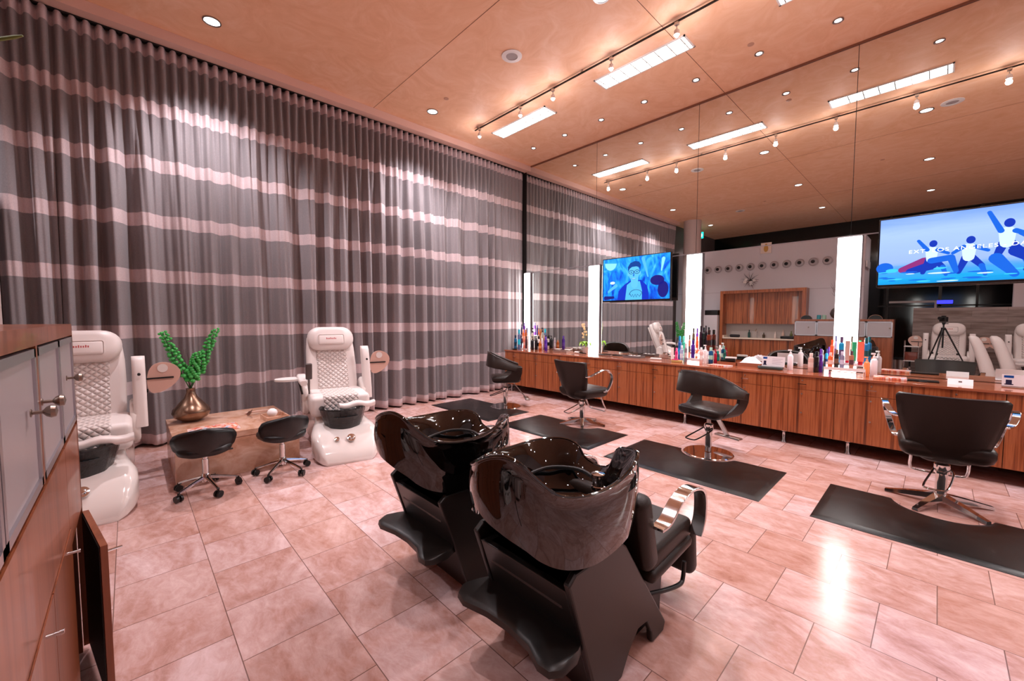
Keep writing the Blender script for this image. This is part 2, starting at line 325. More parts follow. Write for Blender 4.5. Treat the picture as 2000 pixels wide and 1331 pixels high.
b=MB(); [b.box(x-.012,x+.012,-.012,.012,-.03,0) for x in (-5.45,-3.3,-1.2,.9,3.0)]; obj('bracket',b,STEEL,t,smooth=False)
for i,x in enumerate((-5.40,-4.43,-3.79,-2.86,-2.05,-1.23,-.33,.5,1.5,2.6)):
    t=thing('track_spotlight',ordn(i)+' small spotlight from the curtain end of the ceiling track','spotlight',(x,4.38,H-.045),0,'spotlights along the ceiling track')
    b=MB(); b.box(-.02,.02,-.016,.016,-.03,0); b.cyl((0,0,-.03),(0,0,-.07),.006,8); obj('mount',b,STEEL,t)
    b=MB(); b.lathe([(.012,-.07),(.026,-.085),(.03,-.13),(.026,-.13)],seg=14); obj('head',b,mat('spot_glass','#d8ccc9',.2) if i==0 else bpy.data.materials['spot_glass'],t)
    b=MB(); b.sph((0,0,-.13),.024,12); obj('bulb',b,BULB,t)
    spot(t,(0,0,-.165),E_TRACK,120,.7,tgt=(0,-.25,-1) if i%2 else (-.1,.3,-1),rad=.03)
    l=bpy.data.lights.new('glow','POINT'); l.energy=E_GLOW; l.color=LC; l.shadow_soft_size=.03; o=bpy.data.objects.new('glow',l); COL.objects.link(o); o.parent=t; o.location=(0,0,-.17)
for i,(x,y) in enumerate(((-3.72,3.53),(.02,3.6),(-4.2,-.8))):
    t=thing('ceiling_speaker',['round white ceiling speaker above the shampoo chairs','round white ceiling speaker reflected near the large screen','round white ceiling speaker toward the rear'][i],'speaker',(x,y,H),0,'round ceiling speakers')
    b=MB(); b.lathe([(.125,0),(.125,-.008),(.072,-.012),(.07,-.006)],seg=32); obj('rim',b,WHITES,t)
    b=MB(); b.lathe([(.071,-.0075),(.03,-.009),(.0001,-.009)],seg=24); obj('grille',b,mat('speaker_grille','#9a8f8d',.6) if i==0 else bpy.data.materials['speaker_grille'],t)
for i,(x,y) in enumerate(((-5.08,3.5),(-5.35,5.62),(-1.64,5.42),(-3.4,-.2),(-.9,1.4))):
    b=MB(); b.lathe([(.035,0),(.035,-.004),(.03,-.006),(.0001,-.006)],seg=16); o=obj('sprinkler_cover',b,mat('cover_plate','#b98a72',.5) if i==0 else bpy.data.materials['cover_plate']); o.location=(x,y,H)
    tag(o,['small flat ceiling disc near the large downlight by the curtain','small flat ceiling disc by the curtain end of the mirror row','small flat ceiling disc beside a small downlight in the mirror row','small flat ceiling disc reflected over the shampoo area','small flat ceiling disc over the camera'][i],'sprinkler cover','flat ceiling discs')
# ================================================================ styling counter
t=thing('worktop','long glossy red brown wood worktop under the mirrors','worktop',(-.8,5.96,.825))
b=MB(); b.box(-5.36,5.3,-.33,.335,0,.025); obj('slab',b,WALNUT_X,t,smooth=False,bevel=.002)
xs=[-6.15,-5.56]+[-4.96+.601*k for k in range(15)]
KNOB=MB(); KNOB.lathe([(.007,0),(.006,.008),(.012,.012),(.012,.018),(.0001,.02)],seg=12,ax='z')
for i in range(len(xs)-1):
    x0,x1=xs[i],xs[i+1]; w_=(x1-x0)/2
    t=thing('drawer_cabinet',ordn(i)+' striped wood drawer cabinet from the curtain under the long worktop' ,'cabinet',((x0+x1)/2,5.66,.15),0,'drawer cabinets under the worktop')
    b=MB(); b.box(-w_+.001,w_-.001,.0,.55,0,.674); obj('carcass',b,WALNUT,t,smooth=False)
    b=MB(); b.box(-w_+.003,w_-.003,-.018,-.0005,.525,.672); dr=obj('drawer',b,WALNUT,t,smooth=False)
    b=MB(); b.box(-.042,.042,-.036,-.03,.585,.592); b.box(-.04,-.034,-.031,-.018,.585,.592); b.box(.034,.04,-.031,-.018,.585,.592); obj('handle',b,CHROME,dr,smooth=False)
    b=MB(); b.T=Matrix.Translation((0,-.018,.632))@Matrix.Rotation(PI/2,4,'X'); b.lathe([(.008,0),(.008,.004),(.0001,.005)],seg=12); obj('lock',b,STEEL,dr)
    b=MB(); b.box(-w_+.003,w_-.003,-.018,-.0005,.004,.521); dd=obj('door',b,WALNUT,t,smooth=False)
    for z in (.475,.255):
        b=MB(); b.T=Matrix.Translation((0,-.018,z))@Matrix.Rotation(PI/2,4,'X'); b.v=[]; b.lathe([(.006,0),(.005,.006),(.009,.010),(.009,.013),(.0001,.014)],seg=12); obj('knob',b,STEEL,dd)
    if i%3==0 or i==8:
        b=MB(); b.lathe([(.03,-.15),(.03,-.143),(.018,-.12),(.018,-.03),(.03,-.015),(.03,0)],c=(-w_+.12,.07,0),seg=16); obj('leg',b,CHROME,t)
# ================================================================ screens
def screen(x,z,label,pic):
    t=thing('television',label,'television',(x,6.16,z))
    b=MB(); b.rbox(-.625,.625,0,.05,-.378,.378,.006,2); obj('casing',b,mat('tv_case','#08080a',.25) if not bpy.data.materials.get('tv_case') else bpy.data.materials['tv_case'],t)
    b=MB(); b.box(-.15,.15,.05,.134,-.12,.12); obj('wall_bracket',b,DSTEEL,t,smooth=False)
    b=MB(); b.add([(-.61,-.0015,-.352),(.61,-.0015,-.352),(.61,-.0015,.364),(-.61,-.0015,.364)],[(0,1,2,3)])
    s=obj('display',b,pic,t,smooth=False); return t,s
def em(n,c,s=1.0): s*=.48; m=mat(n,'#000000',.4,emit=c,es=s,spec=.3); return m
def picmat(n,stops,sc,dist=1.5,s=1.0,grad=True,mixf=.5):
    m=mat(n,'#000000',.35,spec=.3); v=coords(m,sc); f=noise(m,v,1.6,4,.55,dist); tc=N(m,'ShaderNodeTexCoord'); sp=N(m,'ShaderNodeSeparateXYZ'); L(m,tc.outputs['Object'],sp.inputs[0])
    g=math_(m,'ADD',math_(m,'MULTIPLY',sp.outputs[2],1.35),.48); u=math_(m,'ADD',math_(m,'MULTIPLY',g,1-mixf),math_(m,'MULTIPLY',f,mixf)); r=ramp(m,stops,u)
    L(m,r.outputs[0],bs(m).inputs['Emission Color']); bs(m).inputs['Emission Strength'].default_value=s*.46; return m
def poly(t,n,pts,m,y=-.003):
    b=MB(); b.add([(p[0],y,p[1]) for p in pts],[tuple(range(len(pts)))]); return obj(n,b,m,t,smooth=False)
def ell(cx,cz,rx,rz,n=22,a0=0,a1=2*PI): return [(cx+rx*cos(a0+(a1-a0)*i/n),cz+rz*sin(a0+(a1-a0)*i/n)) for i in range(n)]
P2=picmat('beach_picture',[(.0,'#0b62c8'),(.14,'#1aa6e6'),(.24,'#4aa0ee'),(.34,'#9cb8fb'),(.7,'#a9c6ff'),(1,'#5a8ef2')],(1.2,1,7),1,1.0,mixf=.16)
t2,s2=screen(.127,2.225,'large wall screen showing blue beach figures with title text',P2)
NB=em('figure_navy','#0c34b0',1.0); NB2=em('figure_blue','#1263da',1.0); WH=em('figure_white','#cfe6ff',1.0); TX=em('title_text','#ffffff',1.3); RD=em('figure_red','#8c2f78',1.0); CY=em('sea_cyan','#3fc8f0',1.0)
def capsule(x0,z0,x1,z1,r0,r1):
    a=math.atan2(z1-z0,x1-x0); o=[]
    for i in range(7): q=a+PI/2+PI*i/6; o.append((x0+r0*cos(q),z0+r0*sin(q)))
    for i in range(7): q=a-PI/2+PI*i/6; o.append((x1+r1*cos(q),z1+r1*sin(q)))
    return o
def figure(shapes,t,name):
    mats=[];b=MB();y=-.0022
    for k,(m,pts) in enumerate(shapes):
        if m not in mats: mats.append(m)
        b.k=mats.index(m); b.add([(p[0],y-.00025*k,p[1]) for p in pts],[tuple(range(len(pts)))])
    return obj(name,b,mats,t,smooth=False)
random.seed(11)
wv=[]
for i in range(26):
    x=random.uniform(-.58,.56); z=random.uniform(-.34,-.2); wv.append((random.choice((CY,NB2,WH,NB2)),ell(x,z,random.uniform(.03,.09),random.uniform(.004,.009),12)))
figure([(NB2,ell(-.56,-.17,.07,.06)),(CY,ell(-.5,-.2,.05,.02))]+wv,s2,'sea')
def jumper(cx,cz,s,up=1):
    return [(NB,capsule(cx-.02*s,cz-.1*s,cx-.07*s,cz-.26*s,.035*s,.022*s)),(NB,capsule(cx+.02*s,cz-.1*s,cx+.1*s,cz-.2*s,.035*s,.026*s)),(NB2,capsule(cx+.1*s,cz-.2*s,cx+.13*s,cz-.3*s,.024*s,.016*s)),(WH,capsule(cx,cz,cx,cz-.1*s,.055*s,.045*s)),(NB2,capsule(cx-.04*s,cz+.02*s,cx-.12*s,cz+.14*s*up,.022*s,.016*s)),(NB2,capsule(cx+.05*s,cz+.01*s,cx+.14*s,cz-.04*s,.022*s,.016*s)),(NB,ell(cx+.01*s,cz+.09*s,.035*s,.042*s))]
figure([(RD,capsule(-.42,-.2,-.25,-.13,.03,.05)),(NB,capsule(-.36,-.22,-.2,-.17,.03,.045))]+jumper(-.2,-.02,.85)+[(NB2,capsule(-.2,-.12,-.06,-.1,.03,.03)),(NB2,capsule(-.06,-.1,-.02,-.24,.03,.02))],s2,'left_figure')
figure(jumper(.06,-.02,.9,-.3),s2,'middle_figure')
figure(jumper(.3,.1,1.0,1.5)+[(NB2,capsule(.24,-.14,.36,-.3,.05,.03)),(NB,capsule(.36,-.08,.5,-.2,.05,.03))],s2,'jumping_figure')
figure(jumper(.5,0,1.0,.6),s2,'right_figure')
def text(body,size,loc,m,parent,sx=1,rot=(PI/2,0,0),sp=1.0,name='lettering'):
    c=bpy.data.curves.new(name,'FONT'); c.body=body; c.size=size; c.space_character=sp; c.materials.append(m); c.extrude=.0002
    q=bpy.data.objects.new(name,c); me=bpy.data.meshes.new_from_object(q); bpy.data.objects.remove(q); me.name=name; o=bpy.data.objects.new(name,me); COL.objects.link(o); o.parent=parent; o.location=loc; o.rotation_euler=rot; o.scale=(sx,1,1); return o
text('EXT. LOS ANGELES - DAY',.052,(-.375,-.012,-.03),TX,s2,1.22,sp=1.18)
P1=picmat('portrait_backdrop',[(.28,'#03237a'),(.4,'#0648c8'),(.52,'#1286ee'),(.64,'#3aa8f2'),(.8,'#7fd0ff')],(3,1,1.6),2.2,1.25,mixf=.85)
t1,s1=screen(-3.515,2.162,'small wall screen showing a smiling man in glasses, tinted blue',P1)
SK=em('skin_cyan','#5fbff5',1.0); SKD=em('shade_blue','#1b6ed0',1.0); HR=em('hair_blue','#0a3f92',1.0); SH=em('jacket_blue','#0a2fbe',1.0); SL=em('shirt_cyan','#55b8ee',1.0); GL=em('glasses_dark','#062a66',1.0); LM=em('lampshade_cyan','#8fe0f6',1.0); RD1=em('shadow_violet','#1a1a78',1.0)
figure([(LM,ell(-.46,.3,.12,.13,20,PI,2*PI))],s1,'lamp_shade')
figure([(SH,[(-.32,-.352),(-.3,-.2),(-.2,-.1),(-.08,-.03),(.12,-.03),(.22,-.12),(.26,-.25),(.26,-.352)]),(SL,[(-.17,-.352),(-.14,-.1),(-.05,-.04),(.1,-.05),(.14,-.2),(.14,-.352)]),
 (SK,capsule(0,.02,.0,-.1,.07,.06)),(SK,ell(-.01,.1,.1,.135)),(HR,[(-.12,.12),(-.125,.2),(-.08,.265),(0,.29),(.08,.275),(.115,.22),(.1,.13),(.085,.18),(.03,.2),(-.05,.195),(-.09,.17)]),(SK,ell(-.115,.08,.018,.035)),(SK,ell(.1,.085,.016,.033)),
 (GL,ell(-.06,.11,.048,.034)),(GL,ell(.045,.11,.048,.034)),(SK,ell(-.06,.11,.039,.026)),(SK,ell(.045,.11,.039,.026)),(GL,capsule(-.015,.115,.0,.115,.004,.004)),(GL,ell(-.06,.11,.012,.009)),(GL,ell(.045,.11,.012,.009)),
 (SKD,capsule(-.01,.09,-.015,.05,.007,.014)),(SKD,ell(-.01,.005,.045,.016,14,PI,2*PI)),(WH,ell(-.01,.004,.036,.009,14,PI,2*PI))],s1,'portrait')
ring=[];
for i in range(14): a=PI*(i)/13; ring.append((.03+.12*cos(a),-.006,-.27+.085*sin(a)))
b=MB(); b.tube(ring,.004,6); b.tube([(-.08,-.006,-.25),(-.05,-.006,-.3),(-.03,-.006,-.26),(-.01,-.006,-.31),(.02,-.006,-.26),(.04,-.006,-.31),(.06,-.006,-.26),(.1,-.006,-.3),(.13,-.006,-.25)],.004,6); obj('logo',b,GL,s1)
for k,sh in enumerate([(RD1,ell(.4,-.05,.12,.08)),(RD1,ell(.5,-.2,.09,.13)),(SL,capsule(.15,.32,.24,.02,.03,.012)),(LM,capsule(.5,.28,.47,.1,.03,.01)),(WH,ell(-.42,-.05,.05,.025)),(SL,capsule(-.5,-.2,-.35,-.1,.02,.03)),(RD1,capsule(-.56,-.31,-.4,-.3,.035,.02))]): figure([sh],s1,'backdrop_shape')
# ================================================================ foreground storage cabinet (left edge)
t=thing('storage_cabinet','wooden storage cabinet with frosted glass doors and silver knobs at the left edge','cabinet',(-1.655,-.18,0))
b=MB(); b.box(-.955,.955,-.5,-.02,1.445,1.475); b.box(-.955,-.93,-.5,-.022,0,1.445); b.box(.93,.955,-.5,-.022,0,1.445); b.box(-.93,.93,-.5,-.48,0,1.445); b.box(-.012,.012,-.46,-.018,1.06,1.445); b.box(-.93,.93,-.48,-.022,1.03,1.05); b.box(-.955,.955,-.02,0,1.427,1.475); b.box(-.955,-.945,-.02,0,0.02,1.427); b.box(.945,.955,-.02,0,.02,1.427); b.box(-.012,.012,-.02,.0,1.05,1.427)
obj('carcass',b,WALNUT_D,t,smooth=False)
b=MB(); b.box(-.478,.945,-.02,-.001,.02,1.035); obj('front_panel',b,WALNUT_D,t,smooth=False)
b=MB(); b.box(-.945,-.482,-.02,-.001,.66,1.035); obj('upper_front',b,WALNUT_D,t,smooth=False)
b=MB(); b.box(-.93,-.5,-.42,-.4,.03,.64); b.box(-.5,-.49,-.42,-.02,.03,.64); obj('interior',b,mat('cabinet_dark_interior','#0d0c0c',.5),t,smooth=False)
def gdoor(x0,x1,kx,ang=0,hinge=-1):
    g=bpy.data.objects.new('glass_door',None); w=x1-x0
    b=MB(); f_=.022
    b.box(0,w,-.018,0,1.055,1.055+f_); b.box(0,w,-.018,0,1.42-f_,1.42); b.box(0,f_,-.018,0,1.055,1.42); b.box(w-f_,w,-.018,0,1.055,1.42)
    o=obj('glass_door',b,ALU,t,smooth=False)
    b=MB(); b.box(f_,w-f_,-.012,-.006,1.055+f_,1.42-f_); obj('frosted_pane',b,FROST,o,smooth=False)
    b=MB(); b.T=Matrix.Translation((kx-x0,0,1.215))@Matrix.Rotation(-PI/2,4,'X'); b.T=Matrix.Translation((0,0,.055))@b.T; b.lathe([(.010,0),(.010,.002),(.0045,.004),(.0045,.02),(.012,.026),(.016,.034),(.014,.042),(.0001,.046)],seg=18); obj('knob',b,mat('aged_nickel','#8c7d72',.3,1) if not bpy.data.materials.get('aged_nickel') else bpy.data.materials['aged_nickel'],o)
    o.location=(x0,.0,0) if True else 0; o.rotation_euler=(0,0,ang)
gdoor(-.943,-.482,-.64,0); gdoor(-.474,-.014,.02-.05,0)
gdoor(.014,.474,.15); gdoor(.482,.943,.9)
hd=MB(); hd.box(-.05,.05,.03,.038,-.004,.004); hd.box(-.045,-.038,.0,.03,-.004,.004); hd.box(.038,.045,.0,.03,-.004,.004)
for x0,x1,hx in ((-.476,-.003,-.325),(.003,.470,.165),(.476,.943,.64)):
    b=MB(); b.box(x0,x1,-.0005,.003,.03,.738); d1=obj('drawer_front',b,WALNUT_D,t,smooth=False)
    b=MB(); b.cyl((hx,.003,.71),(hx,.028,.71),.0045,10); b.cyl((hx,.026,.71),(hx,.034,.71),.006,10); obj('handle',b,CHROME,d1)
b=MB(); b.box(0,.46,-.02,0,.03,.64); dd=obj('cabinet_door',b,[WALNUT_D],t,smooth=False); dd.location=(-.94,.02,0); dd.rotation_euler=(0,0,math.radians(9))
b=MB(); b.box(.005,.44,-.023,-.0205,.035,.632); obj('door_back',b,bpy.data.materials['cabinet_dark_interior'],dd,smooth=False)
b=MB(); b.cyl((.42,0,.6),(.42,.045,.6),.0045,8); obj('handle',b,CHROME,dd)
# things on the cabinet
t=thing('branch_vase','dark round vase of bare branches on top of the storage cabinet','vase',(-1.76,-.5,1.475))
b=MB(); b.lathe([(.06,0),(.13,.06),(.16,.14),(.13,.24),(.05,.32),(.04,.38),(.045,.40),(.03,.39)],seg=28); obj('body',b,mat('dark_grey_vase','#5b5250',.35,.4),t)
b=MB(); random.seed(5)
for i in range(13):
    a=random.uniform(0,2*PI); s_=random.uniform(.1,.32); hh=random.uniform(.3,.62); p=[Vector((0,0,.3)),Vector((s_*.25*cos(a),s_*.25*sin(a),.3+hh*.4)),Vector((s_*.6*cos(a+.2),s_*.6*sin(a+.2),.3+hh*.8)),Vector((s_*cos(a),s_*sin(a),.3+hh*1.15))]
    b.tube(p,[.005,.004,.003,.0015],6); q=p[2]; b.tube([q,q+Vector((.08*cos(a+1.4),.08*sin(a+1.4),.12))],[.003,.001],5)
obj('branches',b,TWIG,t)
b=MB(); b.tube(crom([(0,0,.36),(.05,.08,.52),(.16,.22,.64),(.26,.347,.685)],6),[.004]*18+[.002],6); b.tube([(.2,.27,.66),(.22,.27,.70)],.002,5); obj('green_twig',b,mat('green_twig','#6b7a3a',.6),t)
for i,(x,c_) in enumerate(((-2.13,'#2c7c86'),(-2.02,'#8fae9a'))):
    b=MB(); b.lathe([(.045,0),(.045,.1),(.04,.105),(.04,.11),(.0001,.11)],seg=20); o=obj('jar',b,mat('jar_%d'%i,c_,.3)); o.location=(x,-.42,1.475); tag(o,['teal lidded jar on top of the storage cabinet','pale green lidded jar on top of the storage cabinet'][i],'jar')
for i,x in enumerate((-2.39,-1.03)):
    t=thing('arched_organizer',['dark arched chrome rimmed stand on the far end of the storage cabinet','dark arched chrome rimmed stand on the near end of the storage cabinet'][i],'stand',(x,-.42,1.475))
    b=MB(); b.prism([(.12*cos(PI*k/16),.10*sin(PI*k/16)) for k in range(17)],-.04,.04,'y'); obj('body',b,BLK,t)
    b=MB(); b.tube([(.125*cos(PI*k/16),.042,.105*sin(PI*k/16)) for k in range(17)],.005,8); obj('rim',b,CHROME,t)
# ================================================================ shampoo stations
def shampoo(x0,label):
    t=thing('shampoo_station',label,'shampoo chair',(x0,0,0),0,'black shampoo stations with basins')
    hw=.272
    def P(u,y,z): return (u,y,z)
    # slanted pedestal shell
    prof=[(1.27,.0),(1.44,.0),(1.50,.08),(1.57,.14),(1.65,.13),(1.69,.06),(1.70,.0),(1.81,.0),(1.83,.04),(1.46,.56),(1.42,.59),(1.12,.59),(1.08,.56)]
    for s in (-1,1):
        b=MB(); q=[(y,z) for y,z in prof]; b.prism(q,s*hw,s*(hw-.03),'x'); obj('side_panel',b,SATIN,t,smooth=False,bevel=.008)
    b=MB(); b.prism([(1.275,0),(1.35,0),(1.18,.52),(1.10,.52)],-hw+.03,hw-.03,'x'); b.prism([(1.70,.10),(1.76,.06),(1.43,.60),(1.37,.60)],-hw+.03,hw-.03,'x'); obj('shell',b,SATIN,t,smooth=False,bevel=.005)
    b=MB(); b.box(-.2,.2,1.13,1.4,.42,.52); b.cyl((0,1.22,.42),(.05,1.25,.6),.05,16); obj('plumbing',b,BLK,t)
    # rear shelf
    top=[(-hw,1.2),(-.31,1.12),(-.33,1.06),(-.30,1.015),(-.24,1.0),(-.12,1.03),(0,1.04),(.12,1.03),(.2,.995),(.25,1.0),(.28,1.04),(.28,1.12),(.24,1.22)]
    b=MB(); pts=[(p[0],p[1]) for p in top]; b.loft([[(x,y,.262) for x,y in pts],[(x*.99,y+.004,.285) for x,y in pts],[(x*.96,y+.02,.295) for x,y in pts]]); obj('rear_shelf',b,SATIN,t)
    # basin: symmetric rim and skirt control points (u,y,z) from the rear centre round the right side to the front
    rim=[(.0,.875,.975),(.04,.862,.995),(.09,.87,1.02),(.14,.895,1.028),(.18,.93,1.003),(.21,.98,.945),(.24,1.05,.882),(.265,1.14,.855),(.285,1.24,.848),(.295,1.36,.86),(.292,1.48,.90),(.25,1.575,.915),(.18,1.615,.905),(.118,1.635,.88),(.085,1.645,.81),(.045,1.655,.775),(0,1.66,.765),(-.045,1.655,.775),(-.085,1.645,.80),(-.118,1.635,.85),(-.18,1.615,.87),(-.25,1.575,.868),(-.292,1.48,.865),(-.295,1.36,.864),(-.285,1.24,.868),(-.26,1.14,.876),(-.205,1.05,.89),(-.12,.96,.925),(-.05,.90,.955)]
    skt=[(.0,.875,.835),(.04,.867,.82),(.08,.868,.80),(.12,.88,.78),(.15,.905,.752),(.185,.95,.71),(.215,1.0,.66),(.25,1.06,.625),(.28,1.14,.605),(.295,1.25,.597),(.298,1.42,.62),(.25,1.55,.645),(.18,1.60,.65),(.118,1.62,.65),(.085,1.63,.65),(.045,1.64,.65),(0,1.64,.65),(-.045,1.64,.65),(-.085,1.63,.65),(-.118,1.62,.65),(-.18,1.60,.65),(-.25,1.55,.645),(-.298,1.42,.62),(-.295,1.25,.60),(-.28,1.18,.61),(-.25,1.1,.63),(-.19,1.03,.68),(-.11,.95,.75),(-.04,.90,.80)]
    R=crom(rim,5,True); S=crom(skt,5,True); n=len(R); cen=Vector((0,1.30,0))
    b=MB(); secs=[]
    for k in range(7):
        q=k/6; row=[]
        for i in range(n):
            p=S[i].lerp(R[i],q); o_=(p-cen); o_.z=0; m_=.012*sin(PI*q); p=p+o_.normalized()*m_; row.append(p)
        secs.append(row)
    def inw(p,d,dz): o_=(cen-p); o_.z=0; l=o_.length; return p+o_.normalized()*min(d,l*.9)+Vector((0,0,dz))
    secs.append([inw(p,-.006,.008) for p in R]); secs.append([inw(p,.006,.013) for p in R]); secs.append([inw(p,.016,.004) for p in R])
    bc=Vector((0,1.34,0)); 
    def basin(a,r,ry,z): return Vector((r*cos(a),bc.y+ry*sin(a),z))
    for q,(rr,zz) in enumerate(((.9,.0),(.75,.0))):
        row=[]
        for i in range(n):
            p=R[i]; d=p-bc; a=math.atan2(d.y/.9,d.x/.75); e=basin(a,.215,.225,.73); s_=(.35,.85)[q]; base=p+Vector((0,0,-.02)); 
            row.append(inw(p,.022,0).lerp(e,s_))
        secs.append(row)
    for rr,zz in ((.21,.70),(.17,.65),(.09,.62),(.02,.615)):
        row=[]
        for i in range(n):
            d=R[i]-bc; a=math.atan2(d.y/.9,d.x/.75); row.append(basin(a,rr,rr*1.05,zz))
        secs.append(row)
    b.loft(secs,True,False); b.f.append([(len(secs)-1)*n+i for i in range(n)]); b.mi.append(0)
    o=obj('basin',b,BLKG,t,ang=80)
    b=MB(); b.tube([inw(p,.004,.006) for p in R],.0085,8,loop=True); obj('rim',b,BLKG,o)
    b=MB(); b.lathe([(.03,0),(.03,.02),(.024,.022),(.024,.055),(.03,.06),(.03,.075),(.0001,.08)],c=(.10,1.50,.73),seg=18); b.lathe([(.02,0),(.02,.04),(.0001,.045)],c=(.17,1.45,.735),seg=14); obj('mixer_tap',b,CHROME,o)
    b=MB(); b.tube(crom([(.10,1.50,.77),(.0,1.49,.80),(-.13,1.42,.79),(-.17,1.28,.76),(-.1,1.18,.75),(.05,1.15,.74),(.15,1.22,.74)],6),.009,8); obj('spray_hose',b,BLK,o)
    b=MB(); b.lathe([(.03,0),(.03,.006),(.0001,.006)],c=(0,1.34,.617),seg=16); obj('drain',b,CHROME,o)
    # support collar under the basin
    b=MB(); b.lathe([(.10,.42),(.11,.55),(.15,.58),(.17,.62)],c=(0,1.32,0),seg=24); obj('collar',b,BLK,t)
    b=MB(); b.T=Matrix.Translation((.16,1.33,.56))@Matrix.Rotation(0,4,'X'); b.lathe([(.03,-.06),(.035,-.03),(.0001,-.02)],seg=12); obj('bracket_knob',b,STEEL,t)
    # chair
    for_=MB(); for_.prism([(1.55,.0),(1.92,.0),(1.93,.14),(1.96,.38),(1.58,.40),(1.5,.2)],-.2,.2,'x'); obj('pedestal',for_,SATIN,t,smooth=False,bevel=.01)
    b=MB(); b.T=Matrix.Translation((0,1.62,.56))@Matrix.Rotation(math.radians(14),4,'X'); b.rbox(-.30,.30,-.055,.055,-.19,.17,.04,4); obj('backrest',b,BROWN,t)
    b=MB(); b.T=Matrix.Translation((0,1.87,.41))@Matrix.Rotation(math.radians(4),4,'X'); b.rbox(-.285,.285,-.22,.22,-.055,.05,.03,4); b.rbox(-.30,.30,-.23,.19,-.09,-.03,.025,3); obj('seat',b,BROWN,t)
    b=MB(); b.T=Matrix.Translation((0,2.17,.25))@Matrix.Rotation(math.radians(6),4,'X'); b.rbox(-.27,.27,-.05,.045,-.14,.13,.04,4); obj('leg_rest',b,BROWN,t)
    for s in (-1,1):
        arc=crom([(s*.315,1.63,.585),(s*.32,1.70,.595),(s*.325,1.80,.66),(s*.325,1.93,.68),(s*.325,2.06,.63),(s*.32,2.09,.5),(s*.315,2.05,.40)],6)
        b=MB(); secs=[]
        for i,p in enumerate(arc):
            q=arc[min(i+1,len(arc)-1)]-arc[max(i-1,0)]; q.x=0; q.normalize(); nrm=Vector((0,-q.z,q.y)); w_=.032; th_=.007
            secs.append([p+Vector((w_,0,0))+nrm*th_,p+Vector((w_,0,0))-nrm*th_,p-Vector((w_,0,0))-nrm*th_,p-Vector((w_,0,0))+nrm*th_])
        b.loft(secs); obj('armrest',b,CHROME,t,ang=50,bevel=.003)
    b=MB(); b.tube(crom([(.2,1.70,.19),(.25,1.85,.17),(.27,1.98,.15),(.27,2.02,.17),(.27,2.03,.25)],5),.011,10); obj('foot_lever',b,BLK,t)
    return t
s1_=shampoo(-1.12,'black shampoo station nearest the camera, its basin in front')
dup(s1_,(-1.97,.03,0),0,'black shampoo station farther from the camera, nearer the white pedicure chairs')
# ================================================================ styling chairs
def star(b,n,r,z0=.055,a0=0):
    for i in range(n):
        a=a0+2*PI*i/n; d=Vector((cos(a),sin(a),0)); p=Vector((-sin(a),cos(a),0))
        secs=[]
        for q,w_,za,zb in ((.02,.034,.05,.095),(r*.5,.028,.028,.066),(r*.92,.022,.008,.032),(r,.02,.004,.026)):
            c_=d*q; secs.append([c_+p*w_+Vector((0,0,za)),c_+p*w_*.8+Vector((0,0,zb)),c_-p*w_*.8+Vector((0,0,zb)),c_-p*w_+Vector((0,0,za))])
        b.loft(secs)
def column(t,top,disc,a0=.3):
    b=MB(); b.cyl((0,0,.03),(0,0,.30),.036,24); b.lathe([(.045,.26),(.048,.28),(.048,.33),(.03,.345)],seg=24); obj('column',b,CHROME,t)
    b=MB(); b.cyl((0,0,.33),(0,0,top),.022,16); obj('piston',b,STEEL,t)
    if disc:
        b=MB(); b.lathe([(.255,0),(.255,.008),(.245,.016),(.05,.024),(.0001,.024)],seg=64); obj('disc_base',b,CHROME,t,ang=30)
    else:
        b=MB(); star(b,5,.33,a0=a0); obj('star_base',b,CHROME,t)
    b=MB(); b.tube(crom([(.04,0,.30),(.06,-.05,.27),(.02,-.22,.2),(-.02,-.26,.19),(-.1,-.25,.19),(-.11,-.2,.2),(-.06,-.05,.27),(-.04,0,.30)],5),.007,8); obj('pump_lever',b,DSTEEL if disc else CHROME,t)
